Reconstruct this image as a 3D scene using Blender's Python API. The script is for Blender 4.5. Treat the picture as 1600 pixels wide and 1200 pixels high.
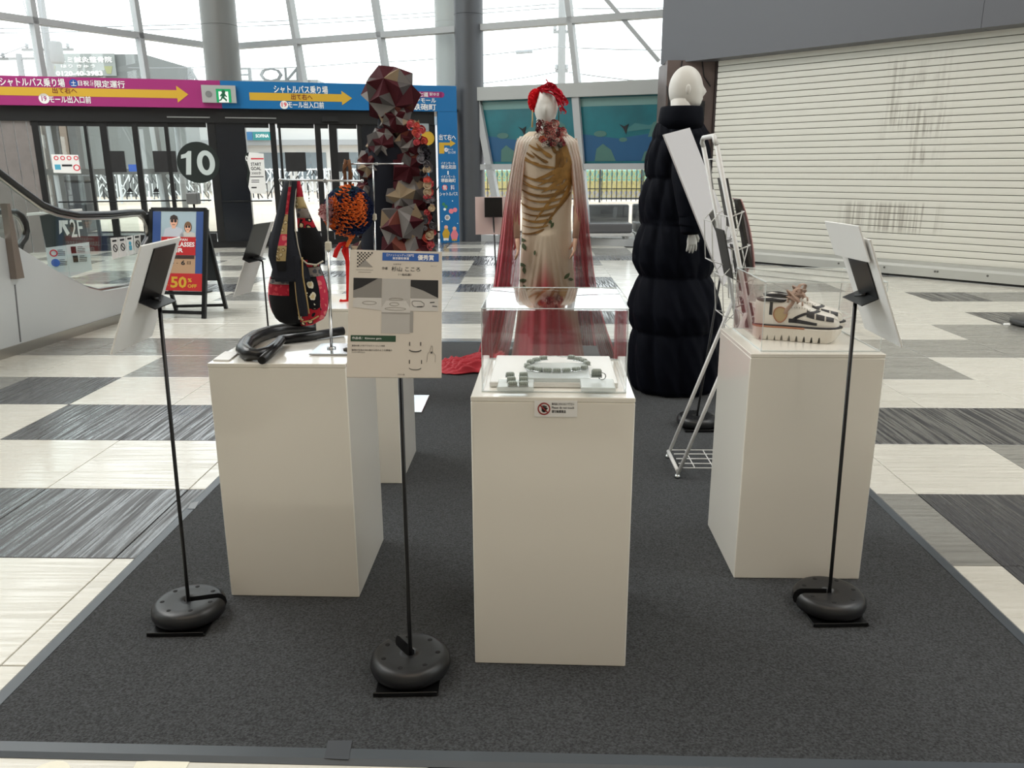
import bpy, bmesh, math, random
from math import sin, cos, pi, sqrt, radians, atan2
from mathutils import Vector as V, Matrix as M
for o in list(bpy.data.objects): bpy.data.objects.remove(o)
SC = bpy.context.scene
COL = SC.collection
random.seed(7)
# ---------------------------------------------------------------- camera
FPX = 1253.66
EYE = V((0, 0, 1.2869))
FW = V((-0.02372552, 0.96542823, -0.25958704)); RT = V((0.99971313, 0.02376316, -0.00299356)); UP = V((-0.00327854, 0.2595836, 0.96571508))
cd = bpy.data.cameras.new('camera'); cam = bpy.data.objects.new('camera', cd); COL.objects.link(cam)
cd.sensor_width = 36; cd.lens = FPX / 1600 * 36; cd.clip_start = .05; cd.clip_end = 500
cam.matrix_world = M(((RT.x, UP.x, -FW.x, EYE.x), (RT.y, UP.y, -FW.y, EYE.y), (RT.z, UP.z, -FW.z, EYE.z), (0, 0, 0, 1)))
SC.camera = cam
# ---------------------------------------------------------------- sky and lights
w = bpy.data.worlds.new('world'); SC.world = w; w.use_nodes = True
nt = w.node_tree; bg = nt.nodes['Background']
bg.inputs[0].default_value = (.93, .97, 1, 1); bg.inputs[1].default_value = 2.7
def area(name, loc, size, power, col=(1, 1, 1), rot=(0, 0, 0)):
    l = bpy.data.lights.new(name, 'AREA'); l.shape = 'RECTANGLE'; l.size, l.size_y = size; l.energy = power; l.color = col
    o = bpy.data.objects.new(name, l); COL.objects.link(o); o.location = loc; o.rotation_euler = rot
    return o
area('side_fill_west', (-7, 5.5, 8.6), (3, 8), 760, (1, .99, .97))  # unseen area lamp, added as fill for the left-facing plinth sides
area('side_fill_east', (6, 3.5, 8.6), (3, 8), 400, (1, .98, .95))  # added out of view too, to brighten faces turned to the right
area('warm_fill_rear', (0, -3, 8.6), (9, 4), 230, (1, .82, .64))  # warm fill lamp added behind the viewpoint for the plinth fronts
VS = SC.view_settings
VS.view_transform = 'Standard'; VS.look = 'None'; VS.exposure = 0; VS.gamma = 1; VS.use_curve_mapping = False
# ---------------------------------------------------------------- rays: a pixel of the 1600x1200 photograph to a place in the room
def ray(x, y): return FW + RT * ((x - 800) / FPX) - UP * ((y - 600) / FPX)
def at(x, y, Y): d = ray(x, y); return EYE + d * (Y / d.y)
def gz(x, y, z=0): d = ray(x, y); return EYE + d * ((z - EYE.z) / d.z)
def onp(x, y, P, n): d = ray(x, y); return EYE + d * ((V(P) - EYE).dot(n) / d.dot(n))
def pix(P):
    q = V(P) - EYE; z = q.dot(FW)
    return (800 + FPX * q.dot(RT) / z, 600 - FPX * q.dot(UP) / z, z)
def lerp(a, b, t): return a + (b - a) * t
def tab(T, x):
    if (T[0][0] - T[-1][0]) > 0: T = T[::-1]
    if x <= T[0][0]: return T[0][1]
    for (a, p), (b, q) in zip(T, T[1:]):
        if x <= b: return lerp(p, q, (x - a) / (b - a))
    return T[-1][1]
# ---------------------------------------------------------------- materials
def lin(c):
    c = c / 255
    return c / 12.92 if c <= .04045 else ((c + .055) / 1.055) ** 2.4
def rgb(r, g, b): return (lin(r), lin(g), lin(b), 1)
MATS = {}
def N(m, t, **k):
    n = m.node_tree.nodes.new(t)
    for a, b in k.items(): setattr(n, a, b)
    return n
def mat(name, col, rough=.5, metal=0, spec=.5, bump=0, bscale=80, vary=0, vscale=6, coat=0, stretch=None, alpha=1, trans=0, sheen=0, emit=0):
    if name in MATS: return MATS[name]
    m = bpy.data.materials.new(name); m.use_nodes = True; L = m.node_tree.links
    b = m.node_tree.nodes['Principled BSDF']
    c = rgb(*col)
    b.inputs['Base Color'].default_value = c; b.inputs['Roughness'].default_value = rough; b.inputs['Metallic'].default_value = metal
    b.inputs['Specular IOR Level'].default_value = spec; b.inputs['Coat Weight'].default_value = coat; b.inputs['Coat Roughness'].default_value = .05
    b.inputs['Alpha'].default_value = alpha; b.inputs['Sheen Weight'].default_value = sheen
    if emit: b.inputs['Emission Color'].default_value = c; b.inputs['Emission Strength'].default_value = emit
    m.diffuse_color = c
    if bump or vary:
        tc = N(m, 'ShaderNodeTexCoord'); mp = N(m, 'ShaderNodeMapping'); L.new(tc.outputs['Object'], mp.inputs[0])
        if stretch: mp.inputs['Scale'].default_value = stretch
        if vary:
            n = N(m, 'ShaderNodeTexNoise'); n.inputs['Scale'].default_value = vscale; n.inputs['Detail'].default_value = 4; L.new(mp.outputs[0], n.inputs[0])
            r = N(m, 'ShaderNodeValToRGB'); r.color_ramp.elements[0].position = .3; r.color_ramp.elements[1].position = .7
            r.color_ramp.elements[0].color = tuple(max(0, v * (1 - vary)) for v in c[:3]) + (1,); r.color_ramp.elements[1].color = tuple(min(1, v * (1 + vary)) for v in c[:3]) + (1,)
            L.new(n.outputs[0], r.inputs[0]); L.new(r.outputs[0], b.inputs['Base Color'])
        if bump:
            n = N(m, 'ShaderNodeTexNoise'); n.inputs['Scale'].default_value = bscale; n.inputs['Detail'].default_value = 3; L.new(mp.outputs[0], n.inputs[0])
            bp = N(m, 'ShaderNodeBump'); bp.inputs['Strength'].default_value = bump; bp.inputs['Distance'].default_value = .003
            L.new(n.outputs[0], bp.inputs['Height']); L.new(bp.outputs[0], b.inputs['Normal'])
    MATS[name] = m
    return m
def glass(name, tint=(1, 1, 1), f0=.04, rough=0.0):
    if name in MATS: return MATS[name]
    m = bpy.data.materials.new(name); m.use_nodes = True; t = m.node_tree; L = t.links
    for n in list(t.nodes): t.nodes.remove(n)
    out = N(m, 'ShaderNodeOutputMaterial'); mix = N(m, 'ShaderNodeMixShader'); tr = N(m, 'ShaderNodeBsdfTransparent'); gl = N(m, 'ShaderNodeBsdfGlossy')
    tr.inputs[0].default_value = (*tint, 1); gl.inputs['Roughness'].default_value = rough; gl.inputs[0].default_value = (1, 1, 1, 1)
    g = N(m, 'ShaderNodeNewGeometry'); d = N(m, 'ShaderNodeVectorMath', operation='DOT_PRODUCT'); L.new(g.outputs['Normal'], d.inputs[0]); L.new(g.outputs['Incoming'], d.inputs[1])
    a = N(m, 'ShaderNodeMath', operation='ABSOLUTE'); L.new(d.outputs['Value'], a.inputs[0])
    s = N(m, 'ShaderNodeMath', operation='SUBTRACT'); s.inputs[0].default_value = 1; L.new(a.outputs[0], s.inputs[1])
    p = N(m, 'ShaderNodeMath', operation='POWER'); p.inputs[1].default_value = 5; L.new(s.outputs[0], p.inputs[0])
    q = N(m, 'ShaderNodeMath', operation='MULTIPLY_ADD'); q.inputs[1].default_value = 1 - f0; q.inputs[2].default_value = f0; L.new(p.outputs[0], q.inputs[0])
    L.new(q.outputs[0], mix.inputs[0]); L.new(tr.outputs[0], mix.inputs[1]); L.new(gl.outputs[0], mix.inputs[2]); L.new(mix.outputs[0], out.inputs[0])
    m.diffuse_color = (.8, .9, 1, .3); MATS[name] = m
    return m
def sheer(name, stops, alpha, zlo, zhi, rough=.7):
    """dyed see-through cloth: the dye runs with the height of the garment"""
    m = bpy.data.materials.new(name); m.use_nodes = True; L = m.node_tree.links; b = m.node_tree.nodes['Principled BSDF']
    tc = N(m, 'ShaderNodeTexCoord'); sx = N(m, 'ShaderNodeSeparateXYZ'); L.new(tc.outputs['Object'], sx.inputs[0])
    nz = N(m, 'ShaderNodeTexNoise'); nz.inputs['Scale'].default_value = 5; L.new(tc.outputs['Object'], nz.inputs[0])
    ma = N(m, 'ShaderNodeMath', operation='MULTIPLY_ADD'); ma.inputs[1].default_value = .16; L.new(nz.outputs[0], ma.inputs[0]); L.new(sx.outputs['Z'], ma.inputs[2])
    mr = N(m, 'ShaderNodeMapRange'); mr.inputs[1].default_value = zlo + .08; mr.inputs[2].default_value = zhi + .08; L.new(ma.outputs[0], mr.inputs[0])
    r = N(m, 'ShaderNodeValToRGB'); L.new(mr.outputs[0], r.inputs[0])
    e = r.color_ramp.elements
    e[0].position = stops[0][0]; e[0].color = rgb(*stops[0][1]); e[1].position = stops[-1][0]; e[1].color = rgb(*stops[-1][1])
    for p, c in stops[1:-1]: x = e.new(p); x.color = rgb(*c)
    L.new(r.outputs[0], b.inputs['Base Color']); b.inputs['Roughness'].default_value = rough; b.inputs['Alpha'].default_value = alpha; b.inputs['Sheen Weight'].default_value = .2
    b.inputs['Specular IOR Level'].default_value = .2
    MATS[name] = m
    return m
# ---------------------------------------------------------------- mesh building
class G:
    def __init__(s): s.v = []; s.f = []; s.m = []; s.sm = []
    def add(s, vs, fs, m=0, smooth=False):
        k = len(s.v); s.v += [tuple(p) for p in vs]
        for f in fs: s.f.append(tuple(i + k for i in f)); s.m.append(m); s.sm.append(smooth)
        return s
    def box(s, c, d, R=None, m=0):
        c = V(c); a, b, e = d[0] / 2, d[1] / 2, d[2] / 2
        P = [V((x, y, z)) for x in (-a, a) for y in (-b, b) for z in (-e, e)]
        P = [c + (R @ p if R else p) for p in P]
        return s.add(P, [(0, 1, 3, 2), (4, 6, 7, 5), (0, 4, 5, 1), (2, 3, 7, 6), (0, 2, 6, 4), (1, 5, 7, 3)], m)
    def bbox(s, c, d, r=.004, R=None, m=0, seg=1):
        """box with eased edges"""
        bm = bmesh.new(); bmesh.ops.create_cube(bm, size=1)
        for q in bm.verts: q.co = V((q.co.x * d[0], q.co.y * d[1], q.co.z * d[2]))
        bmesh.ops.bevel(bm, geom=bm.edges[:], offset=min(r, min(d) * .45), segments=seg, affect='EDGES', profile=.5)
        bm.verts.index_update(); c = V(c)
        s.add([c + (R @ q.co if R else q.co) for q in bm.verts], [[q.index for q in f.verts] for f in bm.faces], m, False); bm.free()
        return s
    def bar(s, a, b, w, d, up=(0, 0, 1), m=0):
        a, b = V(a), V(b); z = (b - a).normalized(); y = V(up) - z * V(up).dot(z)
        if y.length < 1e-4: y = V((0, 1, 0)) - z * z.y
        y.normalize(); x = y.cross(z)
        R = M((x, y, z)).transposed()
        return s.box((a + b) / 2, (w, d, (b - a).length), R, m)
    def tube(s, P, r, n=8, m=0, closed=False, cap=True, flat=1):
        P = [V(p) for p in P]; L = len(P)
        if not hasattr(r, '__len__'): r = [r] * L
        T = []
        for i in range(L):
            a = P[(i - 1) % L] if (closed or i) else P[0]; b = P[(i + 1) % L] if (closed or i < L - 1) else P[-1]
            T.append((b - a).normalized())
        x = V((0, 0, 1)).cross(T[0])
        if x.length < .1: x = V((1, 0, 0)) - T[0] * T[0].x
        x.normalize(); vs = []
        for i in range(L):
            x = (x - T[i] * x.dot(T[i])).normalized(); y = T[i].cross(x)
            for k in range(n):
                t = 2 * pi * k / n; vs.append(P[i] + x * cos(t) * r[i] + y * sin(t) * r[i] * flat)
        fs = [(i * n + k, i * n + (k + 1) % n, ((i + 1) % L) * n + (k + 1) % n, ((i + 1) % L) * n + k) for i in range(L if closed else L - 1) for k in range(n)]
        s.add(vs, fs, m, True)
        if cap and not closed: k = len(s.v) - len(vs); s.f += [tuple(range(k + n - 1, k - 1, -1)), tuple(range(k + (L - 1) * n, k + L * n))]; s.m += [m, m]; s.sm += [False, False]
        return s
    def lathe(s, prof, n=24, c=(0, 0, 0), R=None, m=0, smooth=True):
        c = V(c); vs = []
        for r, z in prof:
            for k in range(n):
                p = V((r * cos(2 * pi * k / n), r * sin(2 * pi * k / n), z)); vs.append(c + (R @ p if R else p))
        fs = [(i * n + k, i * n + (k + 1) % n, (i + 1) * n + (k + 1) % n, (i + 1) * n + k) for i in range(len(prof) - 1) for k in range(n)]
        s.add(vs, fs, m, smooth)
        k = len(s.v) - len(vs)
        for j, rev in ((0, True), (len(prof) - 1, False)):
            if prof[j][0] > 1e-5:
                q = list(range(k + j * n, k + j * n + n)); s.f.append(tuple(q[::-1] if rev else q)); s.m.append(m); s.sm.append(False)
        return s
    def grid(s, fn, nu, nv, m=0, cu=False, smooth=True):
        """fn(u,v), u and v in 0..1; m may be a function of (u,v)"""
        vs = [fn(i / nu, j / nv) for j in range(nv + 1) for i in range(nu if cu else nu + 1)]; w_ = nu if cu else nu + 1
        k = len(s.v); s.v += [tuple(p) for p in vs]
        for j in range(nv):
            for i in range(nu):
                a = j * w_ + i; b = j * w_ + (i + 1) % w_
                s.f.append((k + a, k + b, k + b + w_, k + a + w_)); s.m.append(m((i + .5) / nu, (j + .5) / nv) if callable(m) else m); s.sm.append(smooth)
        return s
    def prism(s, pts, fr, t, m=0, w0=0):
        """flat polygon (u,v) on a frame, t thick along the frame's normal"""
        n = len(pts); A = sum(pts[i][0] * pts[(i + 1) % n][1] - pts[(i + 1) % n][0] * pts[i][1] for i in range(n))
        if A < 0: pts = pts[::-1]
        vs = [fr(u, v, w0) for u, v in pts] + [fr(u, v, w0 + t) for u, v in pts]
        return s.add(vs, [tuple(range(n - 1, -1, -1)), tuple(range(n, 2 * n))] + [(i, (i + 1) % n, n + (i + 1) % n, n + i) for i in range(n)], m)
    def rect(s, fr, u0, v0, u1, v1, t, m=0, w0=0):
        u0, u1 = min(u0, u1), max(u0, u1); v0, v1 = min(v0, v1), max(v0, v1)
        return s.prism([(u0, v0), (u1, v0), (u1, v1), (u0, v1)], fr, t, m, w0)
    def disc(s, fr, u, v, r, t, m=0, w0=0, n=20, ry=None):
        ry = ry or r
        return s.prism([(u + r * cos(2 * pi * k / n), v + ry * sin(2 * pi * k / n)) for k in range(n)], fr, t, m, w0)
    def ring(s, fr, u, v, r0, r1, t, m=0, w0=0, n=24):
        for k in range(n):
            a, b = 2 * pi * k / n, 2 * pi * (k + 1) / n
            s.prism([(u + r0 * cos(a), v + r0 * sin(a)), (u + r1 * cos(a), v + r1 * sin(a)), (u + r1 * cos(b), v + r1 * sin(b)), (u + r0 * cos(b), v + r0 * sin(b))], fr, t, m, w0)
        return s
    def ball(s, c, r, R=None, n=12, k=8, m=0):
        c = V(c); r = r if hasattr(r, '__len__') else (r, r, r)
        def fn(u, v):
            t = 2 * pi * u; p = pi * (v - .5) * .999
            q = V((r[0] * cos(p) * cos(t), r[1] * cos(p) * sin(t), r[2] * sin(p))); return c + (R @ q if R else q)
        return s.grid(fn, n, k, m, True)
    def mesh(s, name, mats):
        me = bpy.data.meshes.new(name); me.from_pydata(s.v, [], s.f)
        for x in (mats if isinstance(mats, (list, tuple)) else [mats]): me.materials.append(x)
        me.polygons.foreach_set('material_index', s.m); me.polygons.foreach_set('use_smooth', s.sm); me.update()
        return me
    def build(s, name, mats, parent=None, kind=None, base=None):
        """base: the object's own origin, in world space"""
        if base is not None: b = V(base); s.v = [(p[0] - b.x, p[1] - b.y, p[2] - b.z) for p in s.v]
        o = link(name, s.mesh(name, mats), parent)
        if base is not None: o.location = b - (wloc(parent) if parent else V())
        if kind: o['kind'] = kind
        return o
def wloc(o):
    p = V(o.location)
    while o.parent: o = o.parent; p += o.location
    return p
def link(name, data, parent=None):
    o = bpy.data.objects.new(name, data); COL.objects.link(o)
    if parent: o.parent = parent; o.location = -wloc(parent)
    return o
def tag(o, label, cat, group=None, kind=None):
    o['label'] = label; o['category'] = cat
    if group: o['group'] = group
    if kind: o['kind'] = kind
    return o
def thing(name, label, cat, loc=(0, 0, 0), group=None, kind=None):
    o = link(name, None); o.location = loc; return tag(o, label, cat, group, kind)
def frame(o, ux, uy):
    o, ux, uy = V(o), V(ux).normalized(), V(uy); uy = (uy - ux * uy.dot(ux)).normalized(); n = ux.cross(uy)
    def fr(u, v, w_=0): return o + ux * u + uy * v + n * w_
    def px(x, y):
        q = onp(x, y, o, n) - o; return (q.dot(ux), q.dot(uy))
    fr.px = px; fr.o, fr.ux, fr.uy, fr.n = o, ux, uy, n
    return fr
def pbox(fr, x0, y0, x1, y1):
    """a pixel rectangle as (u0,v0,u1,v1) on a frame"""
    a = fr.px(x0, (y0 + y1) / 2)[0], fr.px(x1, (y0 + y1) / 2)[0]; b = fr.px((x0 + x1) / 2, y1)[1], fr.px((x0 + x1) / 2, y0)[1]
    return a[0], b[0], a[1], b[1]
def smooth(P, k=5):
    P = [V(p) for p in P]; Q = []
    for i in range(len(P) - 1):
        a, b, c, d = P[max(0, i - 1)], P[i], P[i + 1], P[min(len(P) - 1, i + 2)]
        for j in range(k): t = j / k; Q.append(.5 * ((2 * b) + (c - a) * t + (2 * a - 5 * b + 4 * c - d) * t * t + (3 * b - a - 3 * c + d) * t ** 3))
    return Q + [P[-1]]
_TX = {}
def text(body, fr, box, mt, parent, w0=.002, bold=.0, name='lettering', keep=False):
    """lettering stretched into the box (u0,v0,u1,v1) of a frame"""
    fat = bold if any(ord(ch) > 255 for ch in body) else 0
    if fat: bold = 0
    key = (body, bold)
    if key not in _TX:
        c = bpy.data.curves.new('t', 'FONT'); c.body = body; c.size = 1; c.offset = bold; c.resolution_u = 2; c.fill_mode = 'FRONT'
        o = bpy.data.objects.new('t', c); COL.objects.link(o)
        dg = bpy.context.evaluated_depsgraph_get() if False else None
        me = bpy.data.meshes.new_from_object(o)
        vs = [tuple(q.co) for q in me.vertices]; fs = [tuple(p.vertices) for p in me.polygons]
        bpy.data.objects.remove(o); bpy.data.meshes.remove(me); _TX[key] = (vs, fs)
    vs, fs = _TX[key]
    if not vs: return None
    x0 = min(q[0] for q in vs); x1 = max(q[0] for q in vs); y0 = min(q[1] for q in vs); y1 = max(q[1] for q in vs)
    u0, v0, u1, v1 = box; u0, u1 = min(u0, u1), max(u0, u1); v0, v1 = min(v0, v1), max(v0, v1)
    sx = (u1 - u0) / (x1 - x0); sy = (v1 - v0) / max(1e-6, y1 - y0)
    if keep: sx = sy = min(sx, sy)
    cu, cv = (u0 + u1) / 2, (v0 + v1) / 2; mx, my = (x0 + x1) / 2, (y0 + y1) / 2
    g = G()
    for k, (du, dv) in enumerate([(0, 0)] if not fat else [(-1, -.5), (1, .5), (-.6, .8), (.6, -.8)]):
        g.add([fr(cu + (q[0] - mx + du * fat * .9) * sx, cv + (q[1] - my + dv * fat * .9) * sy, w0 + k * w0 * .06) for q in vs], fs)
    return g.build(name, mt, parent)
def copy_tree(o, parent=None):
    c = o.copy(); COL.objects.link(c)
    if parent: c.parent = parent
    for ch in list(o.children): copy_tree(ch, c)
    return c
def rz(a): return M.Rotation(a, 3, 'Z')
def rosette(g, c, nrm, r, m, rr, turns=2.2):
    z = V(nrm).normalized(); x = z.orthogonal().normalized(); y = z.cross(x); ph = rr.random() * 6.3
    def fn(u, v):
        a = ph + u * turns * 2 * pi; rad = r * (.2 + .8 * u) * (.72 + .36 * v); h = r * (.75 - .55 * u + v * (.3 + .18 * sin(a * 4.5)))
        return V(c) + (x * cos(a) + y * sin(a)) * rad + z * h
    g.grid(fn, int(turns * 11), 2, m)
WHITE = mat('white_paint', (236, 234, 228), .35)
BLACK = mat('black_plastic', (22, 23, 25), .42)
BLKMET = mat('black_metal', (14, 15, 17), .35, .2)
STEEL = mat('polished_steel', (205, 208, 210), .18, 1)
ALU = mat('satin_aluminium', (150, 152, 152), .4, .6)
DARK = mat('dark_frame', (10, 11, 14), .45)
INK = mat('ink_black', (22, 22, 24), .7)
PRWHITE = mat('print_white', (240, 240, 238), .6)
CLEAR = glass('clear_acrylic')
PANEG = glass('window_glass', (.97, .99, .98), .05)
# ================================================================ the setting
def streak(name, col, dark, axis, rough, amount, matte=.2):
    """vein-cut stone look porcelain: fine lines along one axis, in colour and relief"""
    m = bpy.data.materials.new(name); m.use_nodes = True; L = m.node_tree.links; b = m.node_tree.nodes['Principled BSDF']
    tc = N(m, 'ShaderNodeTexCoord'); mp = N(m, 'ShaderNodeMapping'); oi = N(m, 'ShaderNodeObjectInfo'); L.new(tc.outputs['Object'], mp.inputs[0])
    mp.inputs['Scale'].default_value = (2.2, 70, 1) if axis == 'x' else (70, 2.2, 1)
    mu = N(m, 'ShaderNodeMath', operation='MULTIPLY'); mu.inputs[1].default_value = 90; L.new(oi.outputs['Random'], mu.inputs[0])
    n = N(m, 'ShaderNodeTexNoise', noise_dimensions='4D'); n.inputs['Scale'].default_value = 1; n.inputs['Detail'].default_value = 3; L.new(mp.outputs[0], n.inputs[0]); L.new(mu.outputs[0], n.inputs['W'])
    r = N(m, 'ShaderNodeValToRGB'); r.color_ramp.elements[0].position = .32; r.color_ramp.elements[1].position = .62
    r.color_ramp.elements[0].color = rgb(*dark); r.color_ramp.elements[1].color = rgb(*col); L.new(n.outputs[0], r.inputs[0]); L.new(r.outputs[0], b.inputs['Base Color'])
    bp = N(m, 'ShaderNodeBump'); bp.inputs['Strength'].default_value = amount; bp.inputs['Distance'].default_value = .004; L.new(n.outputs[0], bp.inputs['Height']); L.new(bp.outputs[0], b.inputs['Normal'])
    rg = N(m, 'ShaderNodeMapRange'); rg.inputs[1].default_value = .40; rg.inputs[2].default_value = .58; rg.inputs[3].default_value = rough + matte; rg.inputs[4].default_value = rough; L.new(n.outputs[0], rg.inputs[0]); L.new(rg.outputs[0], b.inputs['Roughness'])
    b.inputs['Specular IOR Level'].default_value = .95
    MATS[name] = m
    return m
T_L = streak('tile_ivory', (226, 223, 213), (206, 203, 192), 'x', .09, .2)
T_M = streak('tile_grey', (150, 149, 143), (124, 123, 118), 'x', .1, .2)
T_D = streak('tile_charcoal', (80, 80, 82), (40, 40, 43), 'y', .06, .35, .5)
GROUT = mat('grout', (92, 90, 86), .8)
X0, PX, Y0, PY = -1.4245, .6, 6.1535, .6142        # tile lines: x = X0 + c*PX, far edge y = Y0 - k*PY
SEEN = {}
def mark(k, spec):
    for c, t in spec.items(): SEEN[(c, k)] = t
mark(8, {c: 'L' for c in range(-3, 8)}); mark(8, {1: 'M', 2: 'M', 3: 'M', 4: 'M'})
mark(7, {-1: 'L', 0: 'L', -2: 'L', 1: 'L'})
mark(6, {-2: 'L', -1: 'L', 0: 'L', 4: 'L', 5: 'D', 6: 'D'})
mark(5, {-3: 'D', -2: 'D', -1: 'D', 0: 'D', 4: 'M', 5: 'D', 6: 'D', 7: 'D'})
mark(4, {-3: 'L', -2: 'L', -1: 'L', 0: 'L', 4: 'L', 5: 'L', 6: 'M', 7: 'M'})
mark(3, {-4: 'L', -3: 'L', -2: 'D', -1: 'D', 0: 'L', 4: 'D', 5: 'D', 6: 'D', 7: 'D'})
mark(2, {-4: 'M', -3: 'D', -2: 'L', -1: 'L', 0: 'M', 4: 'L', 5: 'L', 6: 'L', 7: 'L', 8: 'L'})
mark(1, {-4: 'L', -3: 'L', -2: 'M', -1: 'M', 0: 'M', 5: 'M', 6: 'M', 7: 'L', 8: 'L'})
mark(0, {-4: 'M', -3: 'M', -2: 'M', -1: 'M', 0: 'L', 1: 'M', 2: 'M', 3: 'M', 5: 'M', 6: 'M', 7: 'M', 8: 'M', 9: 'M'})
mark(-1, {-4: 'L', -3: 'L', -2: 'L', -1: 'L', 0: 'L', 1: 'L', 2: 'L', 3: 'L', 4: 'L', 5: 'L', 6: 'L', 7: 'L', 8: 'M', 9: 'M'})
mark(-2, {-3: 'L', -2: 'L', 0: 'L', 1: 'M', 2: 'L', 3: 'D', 5: 'L', 6: 'L', 7: 'L', 8: 'L', 9: 'D', 10: 'D'})
mark(-3, {0: 'L', 1: 'L', 2: 'M', 5: 'L', 6: 'L', 7: 'L', 8: 'L', 9: 'L', 10: 'L'})
mark(-4, {0: 'L', 1: 'L', 2: 'D', 5: 'L', 6: 'M', 7: 'L', 8: 'L', 9: 'D', 10: 'M', 11: 'M'})
mark(-5, {0: 'L', 1: 'D', 2: 'L', 7: 'M', 8: 'L', 9: 'L'})
fl = G(); fl.box((-1, 4.5, -.06), (24, 26, .1))
floor = fl.build('floor', GROUT); tag(floor, 'glossy floor of ivory, grey and charcoal tiles across the hall', 'floor', kind='structure')
cands = []
rt = random.Random(3)
for k in range(-15, 11):
    for c in range(-16, 18):
        cx, cy = X0 + (c + .5) * PX, Y0 - (k + .5) * PY
        t = SEEN.get((c, k)) or rt.choices('LMD', (6, 2.6, 1.4))[0]
        P = [pix((cx + a * .3, cy + b * .307, 0)) for a, b in ((-1, -1), (1, -1), (1, 1), (-1, 1))]
        ar = 0
        if all(q[2] > .3 for q in P) and max(q[0] for q in P) > 0 and min(q[0] for q in P) < 1600 and min(q[1] for q in P) < 1200:
            Q = [(min(1600, max(0, q[0])), min(1200, max(0, q[1]))) for q in P]
            ar = abs(sum(Q[i][0] * Q[(i + 1) % 4][1] - Q[(i + 1) % 4][0] * Q[i][1] for i in range(4)))
        under = -1.33 < cx - .3 and cx + .3 < 1.385 and 1.56 < cy - .307 and cy + .307 < 6
        if not under and (cx * .7 + cy * .7) < 10.8: cands.append((ar, c, k, cx, cy, t))
cands.sort(key=lambda q: -q[0])
TM = {'L': T_L, 'M': T_M, 'D': T_D}; tms = {}
for t in TM:
    g = G(); g.bbox((0, 0, -.006), (PX - .004, PY - .004, .012), .0015); tms[t] = g.mesh('tile', TM[t])
rest = G()
for i, (ar, c, k, cx, cy, t) in enumerate(cands):
    if i < 300 and ar > 0:
        o = link('tile', tms[t], floor); o.location = (cx, cy, 0)
    else: rest.box((cx, cy, -.006), (PX - .004, PY - .004, .012), m='LMD'.index(t))
rest.build('tile_field', [T_L, T_M, T_D], floor, kind='stuff')

# ---- glazed facade: two straight runs meeting behind the far column
FA = [(-10.2, 10.69), (-6.18, 17.05), (2.6, 13.55)]
def run(a, b): return frame((a[0], a[1], 0), (b[0] - a[0], b[1] - a[1], 0), (0, 0, 1))
FL_, FR_ = run(FA[0], FA[1]), run(FA[1], FA[2])
LENL = (V(FA[1]) - V(FA[0])).length; LENR = (V(FA[2]) - V(FA[1])).length
MULL = mat('facade_aluminium', (172, 174, 175), .45, 0)
ZT = [2.65, 3.63, 5.4, 7.2, 9.0]
def glazing(name, label, fr, length, lines, zs, tw=.1):
    t = thing(name, label, 'window', fr.o, kind='structure')
    ln = []
    for (x0, y0, x1, y1) in lines:
        (u0, v0), (u1, v1) = fr.px(x0, y0), fr.px(x1, y1); s = (u1 - u0) / (v1 - v0); ln.append((u0 - s * v0, s))
    for a, s in ln:
        g = G(); q = lambda z: fr(a + s * z, z, 0)
        g.bar(q(zs[0]), q(zs[-1]), .085, .16, up=fr.n); g.build('mullion', MULL, t)
    for z in zs[1:-1]:
        g = G(); g.bar(fr(0, z, 0), fr(length, z, 0), .16, tw, up=(0, 0, 1)); g.build('transom', MULL, t)
    ed = [(0, 0)] + ln + [(length, 0)]
    for (a, s), (b, r) in zip(ed, ed[1:]):
        for z0, z1 in zip(zs, zs[1:]):
            g = G(); g.prism([(a + s * z0, z0), (b + r * z0, z0), (b + r * z1, z1), (a + s * z1, z1)], fr, .012); g.build('pane', PANEG, t)
    return t
w1 = glazing('window_1', 'tall glass facade at the left above the pink sign band', FL_, LENL, [(47, 0, 66, 118), (209, 0, 228, 122)], [0, 1.25] + ZT[0:])
w2 = glazing('window_2', 'tall glass facade between the far column and the brown pillar', FR_, LENR, [(453, 0, 475, 132), (586, 0, 602, 102), (888, 0, 903, 135)], [2.65] + ZT[1:])
g = G(); (u0, v0), (u1, v1) = FR_.px(948, 0), FR_.px(1029, 95); g.bar(FR_(u0 - .9 * (u1 - u0), v0 - .9 * (v1 - v0), -.02), FR_(u1, v1, -.02), .06, .1, up=FR_.n); g.build('brace', MULL, w2)
# below the beam on the right: picture-film windows and clear glass
ub = FR_.px(750, 262)[0]
tr1 = G(); tr1.rect(FR_, 0, 2.43, LENR, 2.65, .3, w0=.06 - .2); o = tr1.build('trim_1', mat('beam_grey', (168, 170, 168), .5)); tag(o, 'wide grey beam across the window behind the red-haired mannequin', 'beam', kind='structure')
w3 = thing('window_3', 'low window with teal seascape film behind the mannequins', 'window', FR_.o, kind='structure')
for z, h in ((1.31, .1), (.06, .12)):
    g = G(); g.rect(FR_, ub, z - h / 2, LENR, z + h / 2, .12, w0=.0); g.build('sill', MULL, w3)
lean = [(750, 165, 768, 262), (902, 155, 910, 258)]
lines = []
for (x0, y0, x1, y1) in lean:
    (a, b), (c, d) = FR_.px(x0, y0), FR_.px(x1, y1); s = (c - a) / (d - b); lines.append((a - s * b, s))
lines.append((LENR - .05, 0))
for a, s in lines:
    g = G(); g.bar(FR_(a + s * 0, 0, .06), FR_(a + s * 2.43, 2.43, .06), .12, .12, up=FR_.n); g.build('mullion', MULL, w3)
FILM = mat('teal_film', (4, 98, 108), .3, spec=.5, vary=.25, vscale=1.5)
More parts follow.
